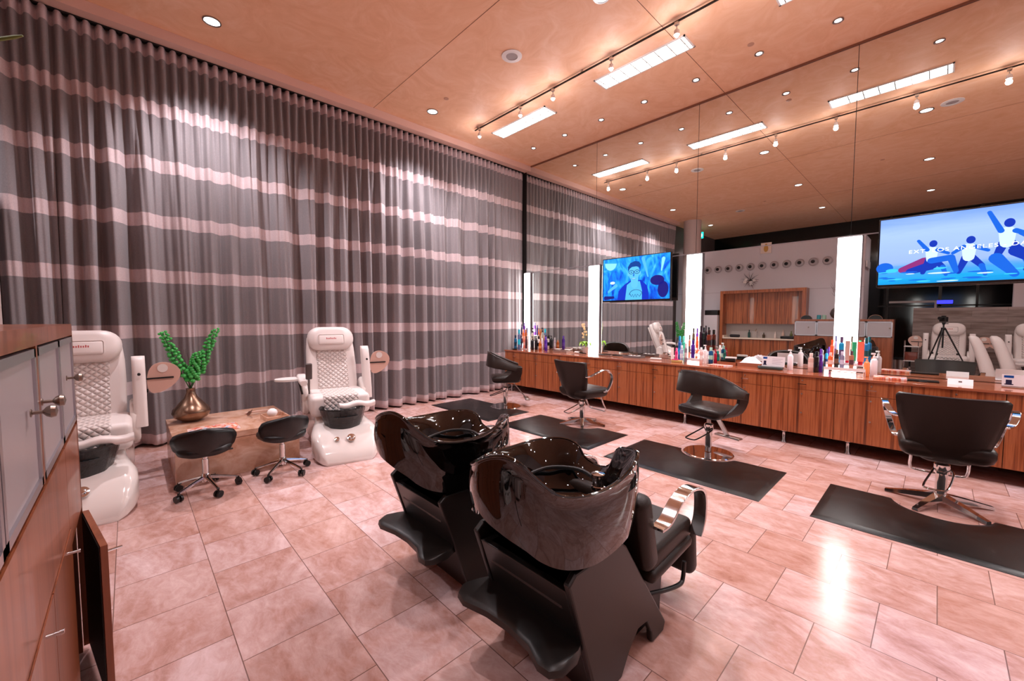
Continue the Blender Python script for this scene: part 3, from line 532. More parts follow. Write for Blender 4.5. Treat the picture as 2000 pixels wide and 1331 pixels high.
def chairA(label,loc,rz):
    t=thing('styling_chair',label,'salon chair',loc,rz,'styling chairs facing the mirrors'); column(t,.44,True)
    # seat
    b=MB(); sec=[]
    for z,k in ((.435,.80),(.45,.93),(.48,1.0),(.52,1.0),(.535,.93)): sec.append([(x*k,y*k+.0,z) for x,y in rrect(.25,.24,.07,5)])
    b.loft(sec); obj('seat',b,BROWN,t,ang=60)
    # wrap-around band, open to the front (+y)
    pl=[(.27,.24),(.292,.10),(.295,-.06),(.25,-.21),(.14,-.29),(0,-.315),(-.14,-.29),(-.25,-.21),(-.295,-.06),(-.292,.10),(-.27,.24)]
    zb=[.60,.64,.665,.685,.695,.70,.695,.685,.665,.64,.60]; zt=[.71,.76,.83,.90,.935,.945,.935,.90,.83,.76,.71]
    P=crom([(p[0],p[1],0) for p in pl],5); Zb=crom([(z,0,0) for z in zb],5); Zt=crom([(z,0,0) for z in zt],5)
    b=MB(); secs=[]
    for i,p in enumerate(P):
        q=P[min(i+1,len(P)-1)]-P[max(i-1,0)]; q.normalize(); n_=Vector((q.y,-q.x,0)); w_=.018; lo,hi=Zb[i].x,Zt[i].x; lean=n_*(.03*(hi-.7)/.25)
        secs.append([p+n_*w_+Vector((0,0,lo+.012)),p+n_*w_*1.1+lean+Vector((0,0,hi-.012)),p+lean+Vector((0,0,hi)),p-n_*w_+lean+Vector((0,0,hi-.012)),p-n_*w_+Vector((0,0,lo+.012)),p+Vector((0,0,lo))])
    b.loft(secs); bk=obj('backrest',b,BROWN,t,ang=60)
    b=MB(); b.tube([p+Vector((0,0,Zt[i].x+.001)) for i,p in enumerate(P)],.0045,6); obj('piping',b,mat('piping','#3b302b',.35) if not bpy.data.materials.get('piping') else bpy.data.materials['piping'],bk)
    for s in (-1,1):
        b=MB(); secs=[]
        for (y0,y1,z,x) in ((-.14,.20,.47,.235),(-.02,.225,.53,.262),(.07,.245,.60,.275),(.08,.25,.70,.28)):
            secs.append([(s*(x-.016),y0,z),(s*(x+.016),y0,z),(s*(x+.016),y1,z),(s*(x-.016),y1,z)])
        b.loft(secs); obj('arm',b,BROWN,t,ang=30,bevel=.006)
    b=MB(); b.loft([[(.03,.10,.44),(-.03,.10,.44),(-.03,.12,.435),(.03,.12,.435)],[(.025,.34,.14),(-.025,.34,.14),(-.025,.36,.145),(.025,.36,.145)]]); b.rbox(-.15,.15,.32,.40,.125,.15,.01,2); obj('footrest',b,STEEL,t)
    return t
def chairB(label,loc,rz,a0,w=1.0):
    t=thing('styling_chair',label,'salon chair',loc,rz,'styling chairs facing the mirrors'); column(t,.42,False,a0)
    b=MB(); sec=[]
    for z,k in ((.41,.86),(.43,.95),(.47,1.0),(.515,1.0),(.535,.92)): sec.append([(x*k,y*k+.02,z) for x,y in rrect(.275*w,.25,.08,5)])
    b.loft(sec); obj('seat',b,BROWN,t,ang=60)
    b=MB(); secs=[]
    for z,hw,y in ((.385,.09,-.18),(.40,.135,-.20),(.45,.19,-.235),(.54,.238,-.26),(.64,.27,-.29),(.76,.298,-.325),(.88,.312,-.36),(.905,.312,-.368),(.918,.30,-.37)):
        hw*=w; row=[]; m_=12
        for k in range(m_+1): u=-1+2*k/m_; row.append((hw*u,y+.10*u*u*(hw/.3),z-.006*u*u))
        for k in range(m_+1): u=1-2*k/m_; row.append((hw*u*.97,y+.045+.10*u*u*(hw/.3),z+.0))
        secs.append(row)
    b.loft(secs); bk=obj('backrest',b,BROWN,t,ang=70)
    for s in (-1,1):
        arc=crom([(s*.29*w,-.22,.72),(s*.33*w,-.16,.735),(s*.37*w,-.04,.79),(s*.375*w,.08,.80),(s*.365*w,.19,.73),(s*.34*w,.21,.62),(s*.30*w,.17,.50),(s*.27*w,.12,.49)],6); b=MB(); secs=[]
        for i,p in enumerate(arc):
            q=(arc[min(i+1,len(arc)-1)]-arc[max(i-1,0)]); q.x=0; q.normalize(); nr=Vector((0,-q.z,q.y)); X=Vector((.022,0,0)); secs.append([p+X+nr*.007,p+X-nr*.007,p-X-nr*.007,p-X+nr*.007])
        b.loft(secs); obj('armrest',b,CHROME,t,ang=50,bevel=.003)
    b=MB(); r_=.17; b.tube(crom([(-r_,.18,.42),(-r_,.24,.30),(-r_,.29,.21),(-r_+.03,.31,.17),(0,.32,.165),(r_-.03,.31,.17),(r_,.29,.21),(r_,.24,.30),(r_,.18,.42)],6),.011,10); obj('footrest',b,CHROME,t)
    return t
chairA('brown wrap-around salon chair on the first mat, by the curtain',(-5.0,4.60,.0),math.radians(-38))
chairB('brown round-backed salon chair with one chrome arm showing, on the second mat',(-3.42,4.62,0),math.radians(-10),.5)
chairA('brown wrap-around salon chair on the third mat, chrome disc base',(-1.70,4.62,.0),math.radians(-14))
chairB('brown round-backed salon chair with both chrome arms showing, nearest right',(.07,4.69,0),math.radians(4),.45,.95)
# ================================================================ mats
def rmat(x0,x1,y0,y1,cx,label):
    o_=[]; b=MB(); r=.285; cy=y1+.06
    def outline(ins):
        X0,X1,Y0,Y1=x0+ins,x1-ins,y0+ins,y1-ins; R=r+ins; p=[(X0,Y1),(X0,Y0),(X1,Y0),(X1,Y1)]; h=cy-Y1; a=math.asin(h/R) if abs(h)<R else 0
        for k in range(25): q=-a-(PI-2*a)*k/24; p.append((cx+R*cos(q),cy+R*sin(q)))
        return p
    secs=[]
    for ins,z in ((0,0),(0,.003),(.045,.017),(.06,.018)): secs.append([(x,y,z) for x,y in outline(ins)])
    b.loft(secs,True,False); b.f.append(list(range((len(secs)-1)*29,len(secs)*29))); b.mi.append(0)
    o=obj('floor_mat',b,RUB,ang=20); tag(o,label,'floor mat','black anti-fatigue mats by the styling chairs')
rmat(-5.96,-4.44,3.74,4.60,-5.0,'black rubber mat under the salon chair by the curtain')
rmat(-4.2,-2.68,3.74,4.60,-3.42,'black rubber mat second from the curtain')
rmat(-2.44,-.95,3.68,4.58,-1.70,'black rubber mat under the chair with the disc base')
rmat(-.61,.93,3.69,4.56,.07,'black rubber mat under the chair nearest right')
# ================================================================ rolling stools
def stool(label,loc,rz,a0):
    t=thing('rolling_stool',label,'stool',loc,rz,'low black rolling stools by the marble table')
    b=MB(); sec=[]
    for z,k in ((.335,.80),(.35,.95),(.375,1.0),(.40,.98),(.415,.86)):
        sec.append([(x*k*(1.0+.0*y),y*k,z+.02*(x*x)/.05) for x,y in rrect(.195,.18,.12,6)])
    b.loft(sec); obj('seat',b,BLACKL,t,ang=70)
    b=MB(); secs=[]
    for z,hw,y in ((.355,.13,-.165),(.37,.175,-.18),(.41,.21,-.195),(.47,.228,-.205),(.53,.225,-.21),(.565,.205,-.212),(.58,.17,-.21),(.585,.12,-.208)):
        row=[];m_=12
        for k in range(m_+1): u=-1+2*k/m_; row.append((hw*u,y+.13*u*u*(hw/.22),z-.03*u*u*(1 if z>.5 else 0)))
        for k in range(m_+1): u=1-2*k/m_; row.append((hw*u*.95,y+.035+.12*u*u*(hw/.22),z-.03*u*u*(1 if z>.5 else 0)))
        secs.append(row)
    b.loft(secs); obj('backrest',b,BLACKL,t,ang=80)
    b=MB(); b.cyl((0,0,.28),(0,0,.34),.018,12); b.cyl((0,0,.10),(0,0,.285),.026,16); b.lathe([(.035,.09),(.035,.14),(.028,.16)],seg=16); obj('gas_lift',b,CHROME,t)
    b=MB(); b.tube([(.03,0,.325),(.12,.05,.315),(.2,.1,.31)],[.005,.005,.008],8); obj('height_lever',b,BLK,t)
    b=MB()
    for i in range(5):
        a=a0+2*PI*i/5; b.tube([(.02*cos(a),.02*sin(a),.125),(.11*cos(a),.11*sin(a),.105),(.225*cos(a),.225*sin(a),.072)],[.018,.014,.011],8)
    obj('star_base',b,CHROME,t)
    for i in range(5):
        a=a0+2*PI*i/5; d=Vector((cos(a),sin(a),0)); n_=Vector((-sin(a+.5*i),cos(a+.5*i),0)).normalized(); c_=d*.232+Vector((0,0,.03)); b=MB()
        for s in (-1,1): b.cyl(c_+n_*s*.008,c_+n_*s*.024,.028,16)
        b.cyl(c_-n_*.024,c_+n_*.024,.010,8); b.cyl(c_,c_+Vector((0,0,.045)),.008,8); obj('caster',b,BLK,t)
    return t
st=stool('black rolling stool nearer the camera, its back over the magazines',(-4.315,.44,.002),math.radians(84),math.radians(2))
dup(st,(-4.315,1.035,.002),math.radians(98),'black rolling stool nearer the far pedicure chair')
# ================================================================ marble table
t=thing('marble_table','low square marble block table between the two white pedicure chairs','table',(-5.105,.76,0))
b=MB(); b.box(-.525,.525,-.51,.51,.36,.42); obj('tabletop',b,MARBLE,t,smooth=False,bevel=.004)
b=MB(); b.box(-.52,.52,-.505,.505,0,.359); obj('base',b,MARBLE,t,smooth=False,bevel=.003)
t=thing('bronze_vase','squat bronze metal vase of green bell stems on the marble table','vase',(-5.38,.45,.42))
b=MB(); b.lathe([(.055,0),(.085,.008),(.145,.05),(.165,.095),(.155,.135),(.11,.19),(.06,.25),(.04,.30),(.037,.335),(.041,.345),(.03,.34)],seg=36); obj('body',b,BRONZE,t)
random.seed(9); b=MB(); bl=MB()
for dx,dy,hh in ((.05,-.20,.60),(.0,.235,.62),(.06,.06,.38)):
    n_=14; base=Vector((0,0,.33)); tip=Vector((dx,dy,.33+hh)); P=[base.lerp(tip,i/10)+Vector((0,0,-.03*sin(PI*i/10))) for i in range(11)]; b.tube(P,.004,6)
    for k in range(13):
        u=.28+.72*k/12; c_=base.lerp(tip,u); r_=.040*(1-.55*u)+.006
        for j in range(5):
            a=2*PI*j/5+k*.9; q=c_+Vector((r_*1.2*cos(a),r_*1.2*sin(a),.004)); bl.sph(q+Vector((0,0,.012*((j+k)%3-1))),r_*.62,7,(1,1,.85))
obj('stems',b,mat('stem_green','#2c6a34',.5),t); obj('green_bells',bl,GREEN,t)
b=MB()
for i in range(7):
    a=random.uniform(0,2*PI); s_=random.uniform(.08,.24); b.tube([(0,0,.32),(s_*.4*cos(a),s_*.6*sin(a),.55),(s_*.6*cos(a+.3),s_*1.0*sin(a+.3),.70+.12*random.random())],[.003,.0025,.001],5)
obj('twigs',b,TWIG,t)
t=thing('magazine','open colourful magazine lying in front of the bronze vase','magazine',(-4.83,.57,.42),math.radians(88))
MG=mat('magazine_print','#ccc',.3); v=coords(MG,(9,7,1)); f_=noise(MG,v,1.5,2); L(MG,ramp(MG,[(.35,'#e8e2e0'),(.45,'#e2a07e'),(.52,'#c8482e'),(.6,'#e9d8d6'),(.68,'#9aa9c4')],f_).outputs[0],bs(MG).inputs['Base Color'])
for s in (-1,1):
    b=MB(); b.loft([[(s*x,y,.001),(s*x,y,z)] for y in (0,) for x,z in ()] or [[(s*x,-.14,.0),(s*x,-.14,z),(s*x,.14,z),(s*x,.14,.0)] for x,z in ((.0,.004),(.03,.010),(.1,.009),(.2,.004))]); obj('page_stack',b,MG,t,ang=60)
t=thing('desk_tray','open wooden box tray holding rolled white cloth on the marble table','tray',(-4.85,1.10,.42),math.radians(3))
b=MB(); b.box(-.13,.13,-.10,.10,0,.008); b.box(-.13,.13,-.10,-.092,.008,.05); b.box(-.13,.13,.092,.10,.008,.05); b.box(-.13,-.122,-.092,.092,.008,.05); b.box(.122,.13,-.092,.092,.008,.05); obj('box',b,MARBLE,t,smooth=False)
b=MB(); b.sph((0,-.01,.05),.055,14,(1.2,.9,.8)); o=obj('white_cloth',b,mat('white_cloth','#e3dad8',.8)); o.location=(-4.85,1.09,.415+.03); tag(o,'folded white cloth heaped in the box tray on the marble table','cloth')
b=MB(); b.loft([[(x+r_*.8*cos(2*PI*k/12),y+r_*cos(0)*0+r_*sin(2*PI*k/12)*.6,z0+r_*.9*max(-.6,sin(2*PI*k/12))) for k in range(12)] for x,y,z0,r_ in ((-.10,0,.02,.022),(-.05,0,.022,.03),(.0,.0,.028,.03),(.045,.0,.05,.026),(.07,.0,.07,.02))]); o=obj('wooden_ornament',b,mat('brown_ornament','#5d3423',.35)); o.location=(-5.15,.93,.425); tag(o,'small brown carved ornament on the marble table behind the stools','ornament')
b=MB(); b.tube(crom([(-.02,-.1,.01),(.05,0,.03),(.02,.1,.02),(.06,.2,.014)],6),.009,8); o=obj('cloth_strip',b,mat('pale_strip','#d9b6a8',.6)); o.location=(-5.3,1.02,.42); tag(o,'pale twisted cloth strip at the back of the marble table','cloth strip')
# ================================================================ pedicure chairs (local +x is forward)
def pedi(label,loc,rz,left_up,full=True,grp='white pedicure spa chairs by the curtain',basin_col='#0a0f12'):
    t=thing('pedicure_chair',label,'pedicure chair',loc,rz,grp)
    # tub base: sections along x of rounded rectangles
    b=MB(); secs=[]
    for x,zb_,zt,hw in ((-.62,.0,.30,.20),(-.60,.0,.42,.27),(-.45,.0,.50,.31),(-.28,.0,.52,.32),(-.18,.08,.50,.30),(-.05,.20,.47,.27),(.10,.20,.42,.26),(.22,.06,.38,.28),(.32,.0,.35,.31),(.46,.0,.33,.335),(.58,.0,.30,.335),(.68,.0,.22,.31),(.76,.0,.13,.27),(.81,.0,.04,.22)):
        h_=(zt-zb_)/2; r_=min(h_*.55,hw*.5); secs.append([(x,p[0],p[1]) for p in rrect(hw,h_,r_,5,0,(zt+zb_)/2)])
    b.loft(secs); base=obj('tub_base',b,WHITEP,t,ang=70)
    b=MB(); b.lathe([(.055,.0),(.055,.02),(.03,.032),(.0001,.034)],c=(0,0,0),seg=20); 
    for k,(yy,xx,zz,sc) in enumerate(((.03,.685,.225,1.0),(-.11,.68,.23,.6))):
        b=MB(); b.T=Matrix.Translation((xx,yy,zz))@Matrix.Rotation(math.radians(48),4,'Y')@Matrix.Scale(sc,4); b.lathe([(.042,.0),(.042,.02),(.026,.022),(.022,.045),(.0001,.048)],seg=20); obj('tap_knob',b,CHROME,base)
    # basin
    b=MB(); c_=(.42,0,.0); prof=[(.10,.22),(.17,.25),(.205,.36),(.235,.475),(.25,.485),(.245,.497),(.225,.49),(.19,.37),(.12,.29),(.0001,.28)]
    secs=[]
    for r_,z in prof: secs.append([(c_[0]+r_*.88*cos(2*PI*k/36),r_*sin(2*PI*k/36)+(.006*sin(9*2*PI*k/36) if z<.48 and r_>.15 else 0),z+.03) for k in range(36)])
    b.loft(secs); LN=bpy.data.materials.get('plastic_liner')
    if not LN:
        LN=mat('plastic_liner','#040506',.12,coat=.2); v=coords(LN,(1,1,1)); f_=noise(LN,v,22,5,.7,3); bump(LN,f_,.7,.02)
        WT=mat('basin_water','#0a2024',.05); v=coords(WT,(1,1,1)); f_=noise(WT,v,14,4,.7,2); L(WT,ramp(WT,[(.42,'#06090a'),(.55,'#0f4f5a'),(.63,'#2a8fa8'),(.72,'#a9d6d0')],f_).outputs[0],bs(WT).inputs['Base Color']); bump(WT,f_,1,.02)
    bo=obj('foot_basin',b,LN,t,ang=60)
    b=MB(); b.lathe([(.2,.44),(.0001,.441)],c=c_,seg=30); obj('liner_glitter',b,bpy.data.materials['basin_water'],bo)
    b=MB(); b.T=Matrix.Translation((.50,.13,.545))@Matrix.Rotation(math.radians(4),4,'Z'); secs=[]
    for k in range(9):
        u=-1+2*k/8; secs.append([(p[0],u*.19,p[1]+.012*cos(u*5)) for p in rrect(.055*(1-.25*abs(u)**3),.03,.025,4)])
    b.loft(secs); obj('footrest',b,WHITEL,t,ang=70)
    b=MB(); b.cyl((.50,.14,.49),(.50,.14,.54),.02,10); obj('footrest_post',b,WHITES,t)
    # seat
    b=MB(); b.rbox(-.30,.31,-.315,.315,.40,.63,.05,4); s=obj('seat',b,WHITEL,t)
    b=MB(); b.rbox(-.2,.318,-.2,.2,.42,.637,.04,4); obj('quilted_panel',b,QUILT,s)
    # backrest leaning back
    T=Matrix.Translation((-.27,0,.56))@Matrix.Rotation(math.radians(-22),4,'Y')
    b=MB(); b.T=T; secs=[]
    for z,hw,h_ in ((0,.27,.05),(.12,.285,.065),(.36,.29,.07),(.58,.285,.06),(.74,.27,.055),(.81,.24,.045),(.84,.2,.03)): secs.append([(p[0]-.02,p[1],z) for p in rrect(h_,hw,min(h_*.8,.05),4)])
    b.loft(secs); bk=obj('backrest',b,WHITEL,t,ang=70)
    b=MB(); b.T=T; b.rbox(.0,.065,-.18,.18,.04,.58,.03,4); obj('quilted_panel',b,QUILT,bk)
    b=MB(); b.T=T; secs=[]
    for x,k in ((.0,.86),(.03,1.0),(.09,1.03),(.13,.92),(.145,.6)): secs.append([(x,p[0]*k,.70+p[1]*k) for p in rrect(.265,.15,.14,6)])
    b.loft(secs); hr=obj('headrest',b,WHITEL,bk,ang=80) if False else obj('headrest',b,WHITEL,t,ang=80)
    b=MB(); b.T=T; b.rbox(.135,.156,-.15,.15,.60,.73,.02,3); ins=obj('headrest_insert',b,WHITEL,hr)
    RDm=bpy.data.materials.get('red_stitching') or mat('red_stitching','#b34a4a',.6)
    b=MB(); b.T=T
    for k in range(8): b.box(.1555,.1565,-.06+.015*k,-.06+.015*k+.009,.665,.665+(.018 if k%3 else .024))
    obj('stitched_logo',b,RDm,ins,smooth=False)
    b=MB(); b.T=T; b.rbox(-.12,-.06,-.25,.25,.02,.78,.03,3); obj('rear_shell',b,WHITEP,t)
    # arms
    for s_ in (-1,1):
        if s_==-1 and not full: continue
        b=MB(); secs=[]
        for x,z0,z1 in ((-.38,.34,.70),(-.30,.33,.74),(-.18,.34,.70),(-.08,.38,.62)): secs.append([(x,p[0]+s_*.335,p[1]) for p in rrect(.035,(z1-z0)/2,.03,4,0,(z0+z1)/2)])
        b.loft(secs); obj('side_housing',b,WHITEP,t,ang=70)
        up_=(s_==1) or left_up
        if up_:
            b=MB(); y=s_*.375; secs=[]
            for x,z,h_ in ((-.12,.50,.045),(-.14,.62,.055),(-.19,.82,.055),(-.24,1.0,.055),(-.27,1.10,.05),(-.29,1.14,.03)): secs.append([(x+p[1],y+p[0],z) for p in rrect(.048,h_+.008,.03,4)])
            b.loft(secs); a_=obj('armrest',b,WHITEL,t,ang=70)
            TR=bpy.data.materials.get('tray_shell') or mat('tray_shell','#cfa99a',.35)
            b=MB(); pts=[(y+s_*(.16+.125*cos(2*PI*k/28)+.02*cos(4*PI*k/28)),.93+.165*sin(2*PI*k/28)+.04*cos(2*PI*k/28+.6)) for k in range(28)]
            b.prism(pts,-.225,-.205,'x'); tr=obj('manicure_tray',b,TR,t,ang=40)
            b=MB(); b.cyl((-.204,y+s_*.17,1.02),(-.198,y+s_*.17,1.02),.04,20); obj('cup_disc',b,WHITEP,tr)
            b=MB(); b.box(-.204,-.192,min(y,y+s_*.25),max(y,y+s_*.25),.92,.934); b.box(-.204,-.18,min(y+s_*.02,y+s_*.06),max(y+s_*.02,y+s_*.06),.80,.83); obj('hinge_bar',b,BLK,tr,smooth=False)
            b=MB(); b.cyl((-.12,y,.98),(-.135,y,.985),.012,12); obj('armrest_button',b,BLK,a_)
        else:
            b=MB(); secs=[]
            for x,z,hw in ((-.36,.76,.035),(-.28,.80,.05),(-.15,.80,.055),(-.02,.775,.05),(.05,.755,.035)): secs.append([(x,p[0]+s_*.36,p[1]+z) for p in rrect(hw,.028,.022,4)])
            b.loft(secs); a_=obj('armrest',b,WHITEL,t,ang=70)
            b=MB(); pts=[(-.16+.13*cos(2*PI*k/24),s_*.49+.155*sin(2*PI*k/24)) for k in range(24)]; b.prism(pts,.775,.797,'z'); obj('manicure_tray',b,WHITES,t,ang=40)
            b=MB(); b.tube([(-.12,s_*.40,.77),(-.06,s_*.385,.70),(-.03,s_*.37,.62)],.012,8); obj('tray_bracket',b,BLK,a_)
            b=MB(); b.cyl((-.02,s_*.30,.62),(-.0,s_*.30,.80),.009,8); b.T=Matrix.Translation((.0,s_*.30,.88))@Matrix.Rotation(math.radians(10),4,'Y'); b.rbox(-.02,.02,-.035,.035,-.09,.10,.012,3); obj('remote_control',b,mat('remote_grey','#4e4341',.4) if not bpy.data.materials.get('remote_grey') else bpy.data.materials['remote_grey'],t)
    return t
p0=pedi('white pedicure chair partly hidden by the storage cabinet, left of the marble table',(-4.93,-.32,0),math.radians(0),True)
p1=pedi('white pedicure chair right of the marble table, with an upright remote',(-4.93,1.79,0),math.radians(-12),False)
BOTTLES=[
('b', -6.061, 5.86, 0.85, 0.297, 0.0375, '#1c5f86', '#12344a', 'short dark teal bottle at the curtain end of the worktop', 'bottle'),
('b', -5.985, 5.89, 0.85, 0.416, 0.0427, '#5b6f96', '#19b5cf', 'tall bottle with turquoise cap near the curtain, beside the two tier rack', 'bottle'),
('s', -5.84, 6.14, 0.85, 0.447, 0.0323, '#c9bcae', '#3a2c2c', 'tall clear bottle behind the black bottles by the first light panel', 'bottle'),
('s', -5.707, 6.0, 0.85, 0.273, 0.042, '#1d1c22', '#08080a', 'left of two black pump bottles near the first light panel', 'bottle'),
('s', -5.69, 6.09, 0.85, 0.281, 0.037, '#15141a', '#08080a', 'right of two black pump bottles near the first light panel', 'bottle'),
('b', -5.674, 6.15, 0.85, 0.28, 0.0318, '#e6dcda', '#1b1b1d', 'clear bottle with black cap behind the amber bottle', 'bottle'),
('b', -5.512, 6.02, 0.85, 0.185, 0.0362, '#b8591f', '#d98a5a', 'short amber oil bottle near the curtain end', 'bottle'),
('b', -5.529, 6.1, 0.85, 0.244, 0.0209, '#d9c3d3', '#efe8ee', 'slim pale lilac bottle between amber and purple bottles', 'bottle'),
('b', -5.36, 6.02, 0.85, 0.283, 0.0408, '#4a1f8e', '#5f3aa2', 'purple bottle standing last in the first group of products', 'bottle'),
('t', -2.743, 5.95, 0.85, 0.209, 0.0232, '#ecd9d6', '#f4efee', 'small white pointed tube left of the middle product group', 'tube'),
('b', -2.712, 6.02, 0.85, 0.2, 0.0233, '#d0246e', '#e0508a', 'small magenta bottle beside the white pointed tube', 'bottle'),
('b', -2.718, 6.14, 0.85, 0.375, 0.0276, '#17559a', '#1889c9', 'tall blue bottle with bright blue cap in the middle product group', 'bottle'),
('b', -2.681, 6.2, 0.85, 0.374, 0.0356, '#3fb593', '#66d0ac', 'wide mint green bottle behind the middle product group', 'bottle'),
('b', -2.605, 5.955, 0.85, 0.247, 0.0267, '#a9b4d4', '#d6dbe8', 'pale blue bottle between the blue bottle and the white rack', 'bottle'),
('b', -2.544, 5.955, 0.85, 0.28, 0.0227, '#8a7c86', '#cdbcc0', 'grey mauve bottle just left of the white rack', 'bottle'),
('b', -2.313, 5.93, 0.85, 0.233, 0.0257, '#e6bdb6', '#f0e7e4', 'pink translucent bottle with red base right of the middle rack', 'bottle'),
('s', -2.264, 5.95, 0.85, 0.271, 0.0292, '#e9e0df', '#f3f0ee', 'clear pump bottle right of the middle rack', 'bottle'),
('b', -2.224, 6.05, 0.85, 0.232, 0.0331, '#12507e', '#a4c9b8', 'round blue jar bottle with pale green cap', 'bottle'),
('s', -2.172, 6.08, 0.85, 0.203, 0.022, '#a3132f', '#c71636', 'small red pump bottle right of the blue jar', 'bottle'),
('b', -2.166, 6.16, 0.85, 0.177, 0.0222, '#135a50', '#1f8a77', 'small green bottle right of the red pump bottle', 'bottle'),
('s', -1.257, 6.02, 0.85, 0.258, 0.0451, '#eee3e6', '#f1eff0', 'white spray bottle standing alone right of the price card', 'bottle'),
('b', -1.035, 5.96, 0.85, 0.23, 0.0309, '#d8b3a8', '#e7cfc6', 'cream waisted bottle leftmost of the large product group', 'bottle'),
('b', -0.982, 5.97, 0.85, 0.251, 0.0277, '#1f1712', '#0b0a12', 'tall black bottle second in the large product group', 'bottle'),
('b', -0.952, 6.03, 0.85, 0.281, 0.0216, '#5b2496', '#6a32a8', 'purple bottle beside the tall black bottle', 'bottle'),
('b', -0.96, 6.14, 0.85, 0.262, 0.0188, '#0f86b8', '#0d1c52', 'turquoise bottle with navy cap beside the purple bottle', 'bottle'),
('s', -0.525, 5.95, 0.85, 0.223, 0.0286, '#ea8f55', '#f0b089', 'orange pump bottle right of the large white rack', 'bottle'),
('s', -0.474, 6.06, 0.85, 0.259, 0.0346, '#eae2e6', '#f2eef0', 'white pump bottle right of the orange pump bottle', 'bottle'),
('b', -6.035, 6.0, 0.87, 0.274, 0.027, '#3a2c5c', '#1e1838', 'small dark bottle on the lowest step of the first rack', 'bottle'),
('b', -5.934, 5.99, 0.87, 0.256, 0.0268, '#f08a77', '#f2b3a6', 'coral bottle on the lowest step of the first rack', 'bottle'),
('b', -5.874, 5.99, 0.87, 0.258, 0.0213, '#4b2430', '#301820', 'maroon bottle on the lowest step of the first rack', 'bottle'),
('b', -6.034, 6.06, 0.99, 0.272, 0.0271, '#f0824f', '#f29a70', 'left orange bottle on the middle step of the first rack', 'bottle'),
('b', -5.958, 6.06, 0.99, 0.274, 0.027, '#c9632e', '#d88858', 'right orange bottle on the middle step of the first rack', 'bottle'),
('b', -6.15, 6.13, 1.13, 0.238, 0.0193, '#2a1640', '#2a1640', 'left dark purple bottle on the top step of the first rack', 'bottle'),
('b', -6.073, 6.13, 1.13, 0.272, 0.0274, '#6a2fa0', '#8b78b8', 'middle purple bottle on the top step of the first rack', 'bottle'),
('b', -5.997, 6.13, 1.13, 0.218, 0.019, '#3b1d5e', '#4b2b78', 'right dark purple bottle on the top step of the first rack', 'bottle'),
('b', -2.553, 6.1, 0.9, 0.354, 0.0193, '#e08a68', '#6d5a4a', 'orange bottle with pointed brown cap on the second rack', 'bottle'),
('b', -2.48, 6.05, 0.9, 0.275, 0.0304, '#4f2390', '#3d1a7c', 'large purple bottle on the second rack', 'bottle'),
('b', -2.427, 6.05, 0.9, 0.163, 0.0189, '#ea8a5c', '#f3efe8', 'small orange tube on the lowest step of the second rack', 'tube'),
('b', -2.468, 6.165, 0.98, 0.245, 0.023, '#ff6a38', '#e0562b', 'bright orange bottle on the middle step of the second rack', 'bottle'),
('b', -2.539, 6.205, 1.02, 0.333, 0.0233, '#6b5c49', '#3c332a', 'olive brown bottle on the top step of the second rack', 'bottle'),
('b', -2.485, 6.205, 1.02, 0.334, 0.0193, '#8a3fc4', '#6a2ca6', 'violet bottle on the top step of the second rack', 'bottle'),
('b', -2.433, 6.205, 1.02, 0.366, 0.023, '#351d2b', '#2a1a22', 'tall plum bottle on the right of the second rack', 'bottle'),
('b', -2.388, 6.205, 1.02, 0.343, 0.0229, '#1f2a28', '#151c1b', 'tall dark green bottle on the right of the second rack', 'bottle'),
('b', -2.315, 6.205, 1.02, 0.307, 0.034, '#6c2a17', '#2c1a17', 'wide brown bottle at the right end of the second rack', 'bottle'),
('b', -0.849, 5.95, 0.92, 0.179, 0.024, '#f06d3c', '#f6c9bd', 'orange tube on the lower step of the large rack, far left', 'tube'),
('b', -0.795, 5.97, 0.92, 0.217, 0.0239, '#2a2321', '#7c5b48', 'black bottle on the lower step of the large rack', 'bottle'),
('b', -0.744, 5.97, 0.92, 0.196, 0.0237, '#8a86a0', '#d3cde0', 'grey lilac bottle on the lower step of the large rack', 'bottle'),
('b', -0.659, 5.95, 0.92, 0.208, 0.0233, '#b5765c', '#5a3b46', 'brown bottle on the lower step of the large rack', 'bottle'),
('b', -0.861, 6.12, 0.97, 0.272, 0.0216, '#f4683a', '#ee5a2a', 'orange bottle on the upper step of the large rack', 'bottle'),
('b', -0.834, 6.17, 0.97, 0.321, 0.0154, '#9fb0d8', '#5a5f96', 'pale blue slim bottle on the upper step of the large rack', 'bottle'),
('b', -0.769, 6.08, 0.97, 0.313, 0.0272, '#1a90c2', '#5b4668', 'bright blue bottle on the upper step of the large rack', 'bottle'),
('t', -0.712, 6.07, 0.97, 0.268, 0.0239, '#c29a8e', '#b5112f', 'beige tube standing on its red cap on the large rack', 'tube'),
('b', -0.686, 6.17, 0.97, 0.319, 0.0151, '#b8a48c', '#4e3c22', 'slim bottle with dark olive cap behind the large rack', 'bottle'),
('t', -0.655, 6.1, 0.97, 0.257, 0.0238, '#2fa371', '#8fa9a0', 'green tube on the upper step of the large rack', 'tube'),
('t', -0.588, 6.02, 0.97, 0.263, 0.032, '#f0705a', '#c2263a', 'coral tube standing on its red cap on the large rack', 'tube'),
('b', -0.556, 6.15, 0.97, 0.306, 0.0266, '#1673ac', '#0f4a50', 'blue bottle with dark green cap at the right of the large rack', 'bottle'),
]
KM={}
def cm(c,rough=.25,**k):
    if c not in KM: KM[c]=mat('colour_'+c[1:],c,rough,**k)
    return KM[c]
